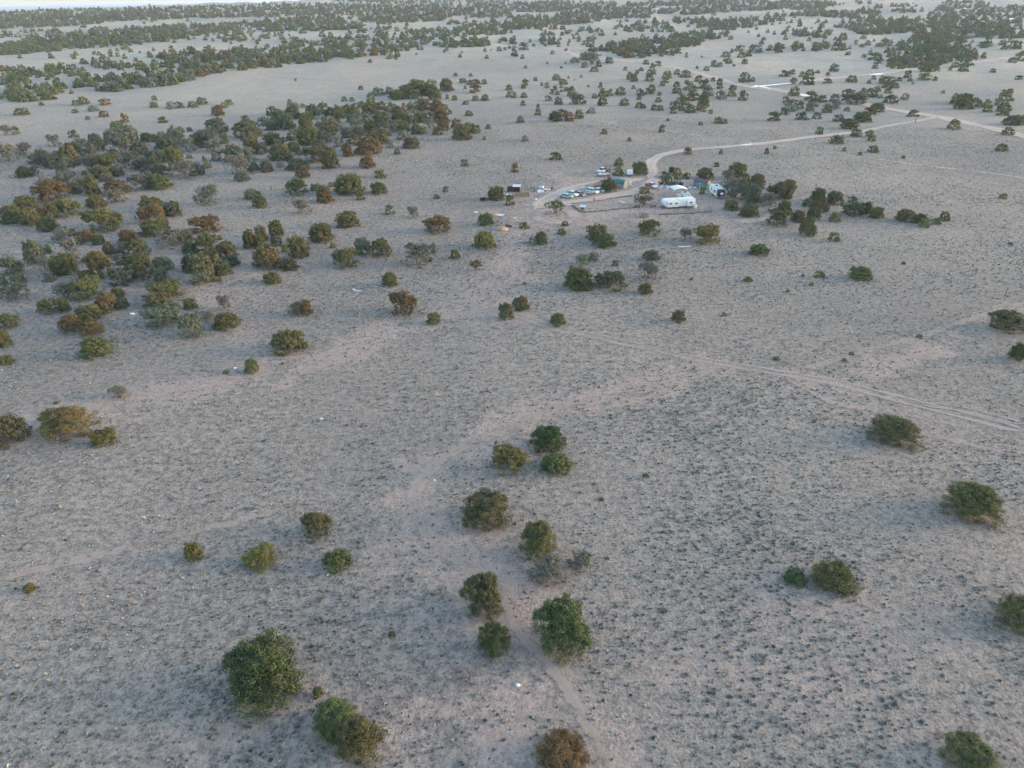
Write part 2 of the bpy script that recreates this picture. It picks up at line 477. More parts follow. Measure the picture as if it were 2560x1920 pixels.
# bare pinkish earth: (photo line, width in metres, strength)
BARE = [([(1240,760),(1130,790),(1000,825),(850,880),(700,910),(640,935),(480,965),(330,1000),(200,1040),(90,1070)], 10, .75),
        ([(1800,905),(1700,935),(1570,985),(1450,1010),(1350,1035),(1250,1085),(1130,1130),(1060,1190),(1030,1260),(1050,1330),(1150,1400),(1230,1440)], 8, .75),
        ([(1080,1180),(1010,1300),(970,1390)], 6, .5), ([(1140,1130),(1040,1215)], 5, .9),
        ([(1240,1440),(1262,1510),(1290,1570),(1340,1630),(1330,1720),(1280,1800),(1250,1900)], 8.5, .75),
        ([(1330,1720),(1150,1780),(950,1830),(860,1900)], 6, .6), ([(1400,1700),(1470,1820),(1520,1930)], 6, .7),
        ([(800,1720),(700,1780),(560,1850),(420,1910)], 4, .55),
        ([(1190,800),(1260,760),(1330,700)], 8, .45), ([(1225,772),(1235,730),(1255,680),(1290,590),(1340,540)], 9, .7),
        ([(1340,525),(1480,500),(1600,470),(1640,440),(1620,490),(1700,490),(1780,500)], 20, .95),
        ([(1560,490),(1630,500),(1640,540)], 14, .85), ([(1760,455),(1800,500),(1850,540)], 13, .9),
        ([(1380,505),(1440,490),(1500,475),(1540,480)], 12, .85), ([(1480,515),(1540,515),(1600,525)], 12, .7), ([(1780,550),(1860,555),(1940,545)], 12, .75), ([(1850,560),(1800,580)], 8, .5),
        ([(1330,540),(1392,545),(1450,540)], 20, .7), ([(1230,530),(1290,545),(1330,555)], 9, .7), ([(1240,575),(1270,570)], 6, .8),
        ([(1300,490),(1380,485),(1500,440),(1560,440)], 12, .8), ([(1400,440),(1470,455)], 10, .5),
        ([(150,620),(330,640),(560,660),(640,690)], 16, .4), ([(60,440),(300,420),(560,380),(760,340)], 22, .45),
        ([(560,800),(650,870)], 6, .3), ([(380,640),(480,700),(560,760)], 9, .35), ([(2000,980),(2150,930),(2300,880),(2480,800),(2560,770)], 6, .55),
        ([(2000,930),(2060,950),(2150,975)], 7, .6), ([(1380,830),(1300,795)], 5, .7), ([(1440,840),(1600,880)], 6, .3),
        ([(1960,500),(2030,560),(1980,590)], 14, .5), ([(1700,1660),(1900,1700),(2100,1720)], 7, .35), ([(1950,1500),(2150,1560),(2350,1600)], 7, .3),
        ([(1130,1350),(1170,1330),(1190,1300)], 5, .6), ([(1290,1240),(1400,1250)], 5, .3)]

def bare_field(x, y):
    out = np.zeros_like(x)
    D = np.hypot(x, y)
    near = np.where((D < 620) & (y > 0))[0]
    xs, ys = x[near], y[near]
    o = np.zeros_like(xs)
    for px, w, st in BARE:
        L = world_line(px, 4.0)
        best = np.full(xs.shape, 1e9)
        m = (xs > L[:, 0].min() - 2 * w) & (xs < L[:, 0].max() + 2 * w) & (ys > L[:, 1].min() - 2 * w) & (ys < L[:, 1].max() + 2 * w)
        if not m.any(): continue
        q = np.full(m.sum(), 1e9)
        for p in L:
            q = np.minimum(q, (xs[m] - p[0]) ** 2 + (ys[m] - p[1]) ** 2)
        q = np.sqrt(q) / (w * .5)
        q = q + 1.3 * (vnoise(xs[m], ys[m], 5.5, 2) - .5) + 1.2 * (vnoise(xs[m], ys[m], 1.9, 4) - .5) + .5 * (vnoise(xs[m], ys[m], 22, 6) - .5)
        o[m] = np.maximum(o[m], st * (1 - sstep(.35, 1.5, q)))
    out[near] = o
    return out

def straw_field(x, y):
    D = np.hypot(x, y)
    s = sstep(330, 800, D) * (.35 + .9 * vnoise(x, y, 170, 9))
    return np.clip(s, 0, 1)

# ------------------------------------------------------------------ ground sheet
az = np.radians(np.concatenate([np.linspace(-180, -64, 24, endpoint=False), np.linspace(-64, 64, 660, endpoint=False), np.linspace(64, 180, 24, endpoint=False)]))
rr = [18.0]
while rr[-1] < 31000: rr.append(rr[-1] * 1.0125)
rr = np.array(rr)
R_, A_ = np.meshgrid(rr, az, indexing='ij')
gx, gy = (R_ * np.sin(A_)).ravel(), (R_ * np.cos(A_)).ravel()
gx = np.concatenate([gx, [0.0]]); gy = np.concatenate([gy, [0.0]])
gz = terrain(gx, gy)
na = len(az); i, j = np.meshgrid(np.arange(len(rr) - 1), np.arange(na), indexing='ij')
j2 = (j + 1) % na
Fq = np.stack([i * na + j, (i + 1) * na + j, (i + 1) * na + j2, i * na + j2], -1).reshape(-1, 4)[:, ::-1]
jj = np.arange(na)
Ft = np.stack([np.full(na, len(gx) - 1), jj, (jj + 1) % na], 1)[:, ::-1]
G_BARE = bare_field(gx, gy)
ground = link('ground', np_mesh('ground', np.stack([gx, gy, gz], 1), [Fq, Ft], [M_GROUND],
              attrs={'bare': G_BARE, 'straw': straw_field(gx, gy), 'wooded': sstep(3300, 5000, np.hypot(gx, gy))}, smooth=True))
tag(ground, kind='structure')

# ------------------------------------------------------------------ tussocks and low shrubs (uncountable)
def tussocks(name, label, cat, n, rmin, rmax, size, cols, k, cluster, seed, flat=.75):
    r = np.random.default_rng(seed)
    D = np.sqrt(r.uniform(0, 1, n)) * (rmax - rmin) + rmin
    D = rmin + (rmax - rmin) * r.uniform(0, 1, n) ** .72
    A = np.radians(r.uniform(-52, 52, n))
    x, y = D * np.sin(A), D * np.cos(A)
    b = bare_field(x, y)
    dens = cluster(x, y) * (1 - .6 * b)
    keep = (r.uniform(0, 1, n) < dens) & ((np.abs(A) < math.radians(43)) | (D < 120))
    for L_, w in ((R_LOOP_A, 6.5), (R_LOOP_B, 6), (R_DRIVE, 5), (R_FOOT, 1.2), (R_RING, 4.5), (R_LOWER, 3.0)):
        W = world_line(L_, 2.0)
        m = (x > W[:, 0].min() - w) & (x < W[:, 0].max() + w) & (y > W[:, 1].min() - w) & (y < W[:, 1].max() + w)
        ix = np.where(m & keep)[0]
        if len(ix):
            q = np.full(len(ix), 1e9)
            for p in W: q = np.minimum(q, (x[ix] - p[0]) ** 2 + (y[ix] - p[1]) ** 2)
            keep[ix[q < (w * .5) ** 2]] = False
    x, y = x[keep], y[keep]; n = len(x)
    z = terrain(x, y)
    s = size * np.minimum(np.exp(r.normal(-.05, .42, n)), 1.75)
    # each blade: a triangle from a low wide base to an outward tip
    th = r.uniform(0, 2 * math.pi, (n, k)); lean = r.uniform(.15, 1.0, (n, k)); wd = r.uniform(.28, .5, (n, k))
    dx, dy = np.cos(th), np.sin(th)
    s_ = s[:, None]
    bx, by = x[:, None] + dx * s_ * .25 * lean, y[:, None] + dy * s_ * .25 * lean
    t = np.stack([x[:, None] + dx * s_ * .55 * lean, y[:, None] + dy * s_ * .55 * lean, z[:, None] + s_ * flat * (1.05 - .55 * lean) * r.uniform(.7, 1.1, (n, k))], -1)
    p0 = np.stack([bx - dy * s_ * wd, by + dx * s_ * wd, np.broadcast_to(z[:, None] - .02, bx.shape)], -1)
    p1 = np.stack([bx + dy * s_ * wd, by - dx * s_ * wd, np.broadcast_to(z[:, None] - .02, bx.shape)], -1)
    V = np.stack([p0, p1, t], 2).reshape(-1, 3)
    F = np.arange(len(V)).reshape(-1, 3)
    ci = r.integers(0, len(cols), n)
    c = np.array(cols)[ci] * np.exp(r.normal(0, .16, n))[:, None]
    C = np.repeat(c, k * 3, 0); C = np.concatenate([C, np.ones((len(C), 1))], 1)
    me = np_mesh(name, V, F, [M_TUFT], colors={'Col': C})
    return tag(link(name, me), label, cat, kind='stuff')

def cl_grass(x, y):
    return np.clip(.25 + 1.0 * (vnoise(x, y, 14, 1) - .2) + .6 * (vnoise(x, y, 3.5, 3) - .5), .08, 1)

def cl_sage(x, y):
    a = vnoise(x, y, 26, 11); c = vnoise(x, y, 7, 12)
    return np.clip((a - .52) * 3.4 + (c - .5) * 1.2, .035, 1)

tussocks('grass_tussocks', 'short pale straw and grey-green grass tussocks covering the open range', 'grass', 260000, 30, 430, .28,
         [(.33, .30, .25), (.37, .335, .275), (.27, .255, .215), (.22, .215, .185), (.39, .355, .285)], 6, cl_grass, 21, .6)
tussocks('sagebrush', 'low dark grey-green sagebrush clumps scattered between the grass', 'shrub', 95000, 30, 400, .33,
         [(.23, .24, .215), (.265, .27, .235), (.30, .295, .25), (.20, .21, .19), (.32, .305, .255)], 8, cl_sage, 22, .64)

# ------------------------------------------------------------------ juniper shapes
def tree_shape(seed, style, lobes, clumps, leaves, leaf, twigs=True):
    """unit tree: width 1, height 1, foot at the origin"""
    r = np.random.default_rng(seed)
    C, Rl = [], []
    spread = {'dome': .17, 'lobed': .24, 'open': .27, 'wispy': .27, 'tall': .24, 'dead': .27}[style]
    for k in range(lobes):
        a = 2 * math.pi * (k + r.uniform(-.3, .3)) / max(lobes, 1); d = spread * (r.uniform(.6, 1.15) if k else .15)
        zc = {'dome': r.uniform(.24, .42), 'lobed': r.uniform(.26, .54), 'open': r.uniform(.26, .60), 'wispy': r.uniform(.30, .62), 'tall': r.uniform(.44, .66), 'dead': r.uniform(.4, .7)}[style]
        if k == 0: zc += .10
        C.append((d * math.cos(a), d * math.sin(a), zc)); Rl.append({'dome': r.uniform(.26, .34), 'lobed': r.uniform(.21, .30), 'tall': r.uniform(.27, .34)}.get(style, r.uniform(.20, .29)))
    C = np.array(C); Rl = np.array(Rl)
    cc, cr, ct, cw = [], [], [], []
    lw = r.uniform(0, 1, lobes)
    for k in range(lobes):
        for _ in range(clumps):
            v = r.normal(0, 1, 3); v /= np.linalg.norm(v)
            if v[2] < -.55: v[2] *= -.6
            p = C[k] + v * np.array([1, 1, .95]) * Rl[k] * r.uniform(.55, 1.0)
            dd = np.linalg.norm(p - C, axis=1) / Rl; dd[k] = 9
            if dd.min() < .5: continue
            if style != 'tall': p[2] = max(p[2], r.uniform(.06, .14))
            cc.append(p); cr.append(r.uniform(.055, .11) * (1.0 if style == 'dome' else .92)); ct.append(np.clip(r.normal(.5, .22), 0, 1))
            cw.append(np.clip(lw[k] * .75 + r.uniform(-.3, .3) + .35 * (p[2] - .35) + .25 * p[0], 0, 1))  # random rust, more at the top; sun side warmed by light put into colour
    for _ in range({'dome': 34, 'lobed': 30, 'open': 24, 'wispy': 12, 'tall': 0, 'dead': 0}[style]):      # low boughs down to the ground
        a = r.uniform(0, 2 * math.pi); d = r.uniform(.22, .47)
        cc.append(np.array([d * math.cos(a), d * math.sin(a), r.uniform(.05, .24)])); cr.append(r.uniform(.07, .12)); ct.append(np.clip(r.normal(.4, .2), 0, 1))
        cw.append(np.clip(lw[r.integers(0, lobes)] * .6 + r.uniform(-.3, .2) + .25 * math.cos(a) * d, 0, 1))  # low boughs: sun side again warmer, its light put into the colour
    cc = np.array(cc); cr = np.array(cr); nC = len(cc)
    # leaf sprays: small quads on the outside of every clump
    out = r.normal(0, 1, (nC, leaves, 3)); out /= np.linalg.norm(out, axis=2)[..., None]
    cen = (C * Rl[:, None]).sum(0) / Rl.sum()
    ax = cc - cen; ax /= np.maximum(np.linalg.norm(ax, axis=1), .05)[:, None]
    out = out + .55 * ax[:, None, :]; out /= np.linalg.norm(out, axis=2)[..., None]
    P = cc[:, None, :] + out * (cr[:, None, None] * r.uniform(.35, 1.12, (nC, leaves, 1)))
    P[..., 2] = np.maximum(P[..., 2], .015)
    nrm = out + r.normal(0, .5, out.shape); nrm /= np.linalg.norm(nrm, axis=2)[..., None]
    u = np.cross(nrm, r.normal(0, 1, nrm.shape)); u /= np.maximum(np.linalg.norm(u, axis=2), 1e-4)[..., None]
    w = np.cross(nrm, u)
    sz = leaf * r.uniform(.6, 1.35, (nC, leaves, 1))
    q = np.stack([P - u * sz * .5, P + w * sz * .38 + u * sz * .1, P + u * sz * .62, P - w * sz * .4], 2)
    V = q.reshape(-1, 3)
    tint = np.repeat(np.clip(np.array(ct)[:, None] + r.normal(0, .13, (nC, leaves)), 0, 1).ravel(), 4)
    warm = np.repeat(np.clip(np.array(cw)[:, None] + r.normal(0, .12, (nC, leaves)), 0, 1).ravel(), 4)
    # stems and twigs
    segs = []
    base = np.array([0, 0, -.03])
    for k in range(lobes):
        st = base + np.array([r.uniform(-.03, .03), r.uniform(-.03, .03), 0])
        mid = (st + C[k]) / 2 + np.array([r.uniform(-.06, .06), r.uniform(-.06, .06), -.02])
        rad = r.uniform(.018, .032)
        segs.append((st, mid, rad, rad * .75)); segs.append((mid, C[k], rad * .75, rad * .5))
        if twigs:
            near = np.argsort(np.linalg.norm(cc - C[k], axis=1))[:clumps]
            for i in near[::(2 if style in ('dome', 'tall') else 1)]:
                e = cc[i] + (cc[i] - C[k]) * (.05 if style in ('dome', 'tall') else .35)
                e[2] = max(e[2], .02)
                segs.append((C[k] + (mid - C[k]) * r.uniform(0, .7), e, rad * .4, rad * .12))
                if style in ('wispy', 'dead'):
                    for _ in range(2):
                        f = e + r.normal(0, .09, 3); f[2] = max(f[2], .03)
                        segs.append(((e + C[k]) / 2, f, rad * .3, rad * .1))
    TV, TF = [], []
    for a, b, r0, r1 in segs:
        d = b - a; L = np.linalg.norm(d)
        if L < 1e-4: continue
        d = d / L; uu = np.cross(d, [.3, .2, .93]); uu /= max(np.linalg.norm(uu), 1e-4); vv = np.cross(d, uu)
        n0 = len(TV); k = 4
        for p, rad in ((a, r0), (b, r1)):
            for t in range(k):
                an = 2 * math.pi * t / k
                TV.append(p + (uu * math.cos(an) + vv * math.sin(an)) * rad)
        for t in range(k):
            TF.append((n0 + t, n0 + (t + 1) % k, n0 + k + (t + 1) % k, n0 + k + t))
    TV = np.array(TV)
    Q = TV if style == 'dead' else V
    if style == 'dead': V = V[:0]; tint = tint[:0]; warm = warm[:0]
    lo, hi = np.percentile(Q[:, :2], 1.0, axis=0), np.percentile(Q[:, :2], 99.0, axis=0)
    S = np.array([1 / (hi[0] - lo[0]), 1 / (hi[1] - lo[1]), 1.0 / np.percentile(Q[:, 2], 98.5)])
    O = np.array([(lo[0] + hi[0]) / 2, (lo[1] + hi[1]) / 2, 0])
    return (V - O) * S, tint, warm, (TV - O) * S, np.array(TF)

STYLES = {}
for st, ns, lo, cl, le, lf in (('dome', 7, 6, 34, 64, .034), ('open', 7, 7, 26, 58, .034), ('wispy', 4, 7, 16, 30, .038), ('tall', 2, 6, 22, 48, .042), ('dead', 2, 5, 7, 2, .03)):
    STYLES[st] = []
    for k in range(ns):
        V, ti, wa, TV, TF = tree_shape(100 + 17 * k + len(st) * 7, st, lo + (k % 3) - 1, cl, le, lf)
        q = np.arange(len(V)).reshape(-1, 4)
        crown = np_mesh('crown', V, q, [M_FOL], attrs={'tint': ti, 'warm': wa}) if len(V) else None
        trunk = np_mesh('trunk', TV, TF, [M_BARK])
        whole = np_mesh('juniper', np.concatenate([V, TV]), np.concatenate([q.reshape(-1, 4), TF + len(V)]), [M_FOL, M_BARK],
                        mat_idx=np.concatenate([np.zeros(len(q)), np.ones(len(TF))]),
                        attrs={'tint': np.concatenate([ti, np.full(len(TV), .5)]), 'warm': np.concatenate([wa, np.zeros(len(TV))])})
        STYLES[st].append((crown, trunk, whole))

HI = {}
for st, ns, lo, cl, le, lf in (('dome', 4, 6, 46, 120, .021), ('lobed', 5, 7, 40, 115, .021), ('open', 4, 7, 36, 100, .021)):
    HI[st] = []
    for k in range(ns):
        V, ti, wa, TV, TF = tree_shape(900 + 13 * k + len(st) * 7, st, lo + (k % 3) - 1, cl, le, lf)
        q = np.arange(len(V)).reshape(-1, 4)
        HI[st].append((np_mesh('crown', V, q, [M_FOL], attrs={'tint': ti, 'warm': wa}), np_mesh('trunk', TV, TF, [M_BARK]), None))

# ------------------------------------------------------------------ juniper positions: crop origin, then x, foot y, width, height, colour in crop pixels
K1 = 640 / 2212.0
CROPS = [
 (0, 240, K1, """655 85 60 40 g;718 75 85 55 m;900 82 85 45 r;355 85 40 28 m;185 170 105 52 m;645 150 50 32 g;805 135 80 42 b;895 185 70 48 r;757 207 38 28 b;1070 235 68 68 r;1010 290 105 60 g;1405 235 72 48 g;1330 40 45 35 m;1325 102 60 42 g;1475 115 80 55 d;1550 108 65 48 m;1665 102 80 45 b;1742 78 90 52 b;1975 80 62 40 m;1935 105 60 42 w;1880 175 95 75 r;2118 222 62 45 b;50 345 95 75 w;135 335 60 60 w;632 362 75 58 g;455 437 110 85 w;690 440 105 60 w;818 430 100 82 b;55 580 130 130 w;195 530 120 100 w;1865 300 155 90 b;1050 535 220 200 b;1120 400 110 115 b;1200 520 140 100 b;1265 405 105 70 g;1420 475 150 125 b;1520 430 150 130 b;1610 495 150 110 b;1920 360 100 80 w;1700 430 110 80 g;1790 450 150 130 b;1830 490 120 90 w;1935 415 70 75 o;2130 370 200 130 m;2190 300 60 70 m;2170 490 120 120 o;1870 565 85 75 w;620 500 140 80 g;590 620 160 150 o;810 560 170 130 b;280 590 80 70 b;365 600 120 110 b;440 635 120 110 b;200 710 110 80 g;290 690 95 75 b;370 735 70 60 d;770 670 160 120 b;565 700 150 130 b;545 800 170 110 b;930 680 150 150 o;1010 700 100 80 b;870 720 130 90 o;1110 620 160 110 b;1350 590 180 100 b;1510 650 150 170 o;1240 650 170 100 b;1340 720 200 110 b;1600 725 180 140 w;1700 690 120 90 b;1780 630 75 90 b;2020 560 140 110 b;2060 690 200 150 w;2140 580 120 110 w;2190 650 100 60 b;2090 740 120 70 b;1240 820 220 130 b;1370 815 180 110 g;425 925 240 165 r;640 850 100 90 b;790 865 110 150 m;715 820 100 100 w;935 800 110 110 w;1010 850 180 90 r;985 930 170 90 w;1785 950 190 150 b;2170 900 110 80 b;2205 960 50 60 o;205 985 160 105 o;570 1050 180 130 o;825 980 140 100 o;90 1110 160 140 o;255 1130 150 130 m;405 1070 150 120 o;405 1175 150 110 g;880 1185 270 180 o;530 1180 80 50 w;525 1270 130 95 w;1245 910 60 45 r;1310 1000 180 100 m;1300 1110 200 140 r;1330 1215 220 130 o;1485 1045 130 110 b;1770 1190 215 115 r;1470 1325 260 150 w;1590 1265 130 90 b;1640 1365 130 75 b;1785 1365 190 150 m;1960 1420 160 130 m;1990 1480 140 90 b;1750 1630 250 220 m;1640 1530 120 140 b;1920 1555 130 110 g;1800 1450 150 90 o;2160 1325 110 140 m;720 1270 150 90 r;845 1290 90 80 o;1100 1285 140 110 r;280 1460 140 170 b;385 1370 100 70 g;600 1380 130 120 w;640 1450 90 80 w;380 1520 120 120 w;540 1560 190 160 o;940 1400 90 120 o;1040 1400 140 110 w;1190 1400 160 140 o;1010 1470 120 90 w;860 1590 180 200 y;1200 1600 200 200 m;1395 1515 150 110 b;90 1560 160 140 b;150 1630 110 80 b;735 1610 120 90 o;1035 1650 160 140 b;1390 1610 100 110 b;420 1610 90 70 w;20 1640 60 70 b"""),
 (0, 640, K1, """110 395 230 150 b;560 390 190 140 b;740 385 230 180 m;405 510 160 130 o;550 490 90 110 o;1010 370 110 80 o;1050 460 100 90 b;920 490 160 150 r;1430 380 240 150 o;1355 460 200 130 m;1640 465 110 90 o;1930 480 130 130 w;1790 570 140 90 w;1410 620 290 150 b;1945 640 200 140 o;1650 720 200 190 b;600 670 170 150 r;760 570 220 130 o;780 700 180 140 r;810 890 230 180 o;50 640 170 130 m;20 800 110 180 m;55 945 110 90 o;985 750 70 80 d;2165 1020 110 150 o;1020 1245 150 130 w;560 1600 470 290 y;890 1650 200 155 y;45 1650 290 280 m;1950 1020 50 35 o;480 1280 40 25 o"""),
 (640, 200, K1, """905 88 42 30 m;1515 72 90 60 w;1645 100 110 85 o;1895 115 95 65 m;1790 30 70 40 b;1850 45 60 40 r;1905 38 70 40 g;1970 38 50 40 o;2190 150 60 45 m;2185 92 60 45 m;1805 80 28 25 o;1055 140 110 60 b;1150 125 60 55 b;990 205 65 90 g;1220 175 130 70 o;1290 150 110 80 o;1395 135 200 90 o;1370 165 100 65 m;1460 118 90 60 m;1540 175 100 80 o;1500 140 120 80 o;1652 165 30 30 r;1715 178 45 36 g;1895 180 55 40 o;1977 182 68 52 g;1810 215 55 25 b;762 185 50 36 b;292 218 45 40 w;345 248 60 45 w;135 310 90 65 m;190 365 110 90 b;320 340 130 100 b;270 430 120 110 b;490 320 110 85 b;575 295 75 80 g;445 345 100 60 g;640 310 80 60 o;700 340 110 90 o;775 290 80 65 o;850 255 70 45 g;910 240 70 45 r;835 330 110 80 o;985 300 130 80 o;1080 260 90 60 m;1040 252 70 45 g;1170 280 110 60 o;1275 235 35 30 r;1440 270 130 85 m;1350 290 110 80 w;1230 310 120 60 o;1560 285 110 90 r;1630 262 60 45 m;1675 295 35 32 g;1840 312 65 40 b;70 400 100 65 b;150 435 130 80 b;430 440 110 110 o;265 455 80 60 b;540 398 45 38 g;580 385 45 60 g;640 400 100 70 w;710 380 45 35 g;650 430 90 60 y;720 445 80 60 b;620 490 150 80 m;840 370 110 60 b;860 415 110 70 w;950 370 90 70 b;1000 450 130 75 o;1090 390 140 90 o;1250 380 140 80 o;1350 380 90 60 o;1420 370 110 70 o;1505 345 80 55 r;1600 370 130 90 r;1495 420 110 75 w;1610 440 100 80 r;1735 415 90 70 m;1390 475 90 80 b;1450 465 80 60 w;1190 460 140 90 w;1270 450 120 80 o;1270 520 100 70 w;1565 480 85 65 m;1780 520 150 100 m;1840 460 90 75 o;1900 462 75 65 m;2005 425 50 40 m;1975 520 32 30 o;880 490 110 70 b;790 505 100 75 b;1050 560 170 110 o;1125 490 80 60 b;145 570 140 90 o;315 525 100 65 g;450 570 160 130 o;570 550 140 90 b;190 585 80 60 w;325 625 100 75 o;430 635 75 50 g;545 610 110 70 b;700 585 60 50 b;740 545 30 35 o;805 555 60 38 g;870 570 80 80 r;960 650 190 130 r;1160 585 60 40 w;1340 595 130 80 m;1220 645 48 45 r;790 665 80 90 r;45 640 100 80 b;20 480 45 90 m;205 700 175 115 m;520 720 190 120 m;630 770 130 150 m;90 800 100 85 b;350 785 160 90 b;210 755 60 45 w;400 850 110 90 m;960 765 120 90 r;1075 852 100 70 m;1805 750 65 58 b;350 1005 160 130 m;495 962 50 55 g;530 940 55 40 g;655 925 60 38 o;590 1065 130 120 r;800 1000 210 150 o;900 1040 65 55 o;1060 990 120 85 o;40 1110 80 95 m;15 1030 60 60 b;395 1165 135 110 w;1150 1165 80 75 b;1355 1200 100 90 w;1640 970 52 45 b;1560 1030 55 36 g;2075 1045 140 110 m;2190 1085 80 85 o;785 1280 170 120 m;1565 1330 200 135 r;560 1410 170 140 o;170 1360 115 125 o;170 1440 90 80 b;45 1400 90 130 m;30 1460 90 100 o;250 1495 60 65 g;360 1545 140 160 m;420 1470 90 70 w;665 1455 50 45 t;910 1515 130 130 b;1080 1535 150 140 m;1395 1625 240 185 b;1530 1500 60 80 w;770 1630 190 150 m;1720 1550 80 72 g;1975 1465 185 140 o;1985 1260 135 100 g;95 1640 220 180 m;280 1650 140 90 m;1895 1659 105 95 rt"""),
 (640, 640, K1, """140 250 125 90 o;1155 272 120 110 o;430 520 100 160 r;340 520 130 110 w;1270 515 215 195 r;1530 595 115 100 o;270 855 290 195 m;230 942 30 28 o;2160 555 120 135 m"""),
 (1280, 140, K1, """118 110 32 24 m;305 70 20 16 g;462 68 18 16 g;427 108 28 16 g;545 62 80 40 b;630 40 90 60 o;690 80 150 90 w;625 103 50 45 o;750 97 50 45 o;840 68 70 50 b;710 138 75 38 b;978 128 36 30 w;1118 132 40 30 g;1080 155 36 30 m;1205 165 85 50 g;1190 222 75 58 b;1020 205 60 60 r;1055 225 65 60 m;1160 75 55 36 m;1213 103 48 36 g;1265 90 60 40 w;1340 200 80 60 m;1425 162 55 40 m;1500 190 110 55 b;1330 235 55 40 o;1300 262 45 40 m;1423 270 58 42 g;1610 225 70 50 m;1665 285 100 75 m;1740 220 42 30 m;1795 250 52 50 m;1797 285 52 36 m;1505 240 30 30 m;1525 300 80 75 b;1575 312 60 48 b;1548 328 42 32 r;1693 350 100 75 b;1808 377 90 70 w;1898 352 80 45 o;1998 388 80 58 o;1997 326 50 30 g;1908 296 65 40 g;2015 230 100 75 b;2082 222 38 34 g;1600 113 24 24 g;1680 130 50 36 w;1745 95 50 50 b;1795 98 50 36 b;1875 68 60 42 g;1843 48 40 25 g;2010 72 52 40 o;1918 92 26 18 g;202 217 34 32 g;385 215 76 50 w;445 250 75 45 g;487 198 20 26 m;598 187 24 20 g;540 212 14 12 g;115 265 62 55 m;98 283 42 28 m;257 260 28 28 m;303 280 48 48 w;370 298 38 36 o;345 330 40 38 m;392 338 36 32 b;425 315 28 24 o;467 306 48 34 o;425 278 30 20 r;515 350 75 75 o;530 420 110 100 w;590 420 100 75 m;660 268 22 18 m;765 275 38 42 r;1050 288 38 28 o;715 367 48 38 g;790 360 90 60 o;780 320 40 36 r;843 345 55 52 b;780 430 82 62 m;935 340 90 62 m;970 432 84 58 o;1110 345 70 55 g;1190 332 90 48 g;1208 305 65 50 o;1275 343 40 30 m;1100 380 45 36 g;1265 402 55 42 o;1095 450 60 46 g;1135 455 48 36 g;1227 470 52 46 g;1280 475 58 46 g;1425 326 84 48 g;1465 382 68 55 o;1560 390 90 65 g;1410 460 90 65 m;1490 430 90 70 m;1655 445 95 95 o;1545 495 90 65 g;1470 478 60 40 m;1390 498 55 48 g;1615 475 45 55 r;1655 485 45 45 o;1716 500 40 32 m;1785 585 75 52 g;1843 587 40 40 g;1778 598 35 30 m;1630 600 40 30 o;1348 563 30 22 g;1292 662 55 60 g;18 365 40 50 r;104 362 58 40 m;97 430 45 40 m;318 392 68 44 b;402 422 70 60 g;225 465 36 50 r;222 516 55 56 g;375 570 110 80 g;445 530 100 62 r;495 566 85 70 r;580 545 78 70 m;685 498 78 45 w;75 578 68 52 w;115 740 60 46 w;795 678 56 44 m;1013 740 36 36 g;385 905 105 66 g;1520 855 65 62 rt;1806 850 36 38 o;2200 850 40 60 g;922 955 76 65 o;918 1038 92 72 o;1107 1030 130 100 g;1770 960 44 38 o;1665 1065 130 85 m;1330 1060 95 55 g;1430 1040 85 65 y;1505 1065 70 50 g;1330 1120 110 70 m;1425 1120 80 80 o;1950 1060 160 120 o;1870 1100 120 100 w;2030 1100 70 70 m;2125 1110 120 80 m;2140 1150 80 60 m;1930 1240 220 150 b;2010 1180 120 110 o;2080 1280 180 150 b;2190 1300 90 100 w;1640 1198 50 52 g;1140 1190 95 50 o;1135 1300 155 80 rt;1900 1340 125 85 o;2050 1395 155 105 g;840 1180 125 110 m;25 1010 60 75 r;365 1375 165 115 gt;105 1495 85 60 g;458 1472 62 44 g;427 1548 75 55 o;180 1630 80 70 w;255 1635 90 105 m;745 1600 180 130 o;800 1659 190 110 g;1180 1560 170 135 o;1495 1600 110 105 w;1685 1630 200 150 y;1135 1400 80 40 d"""),
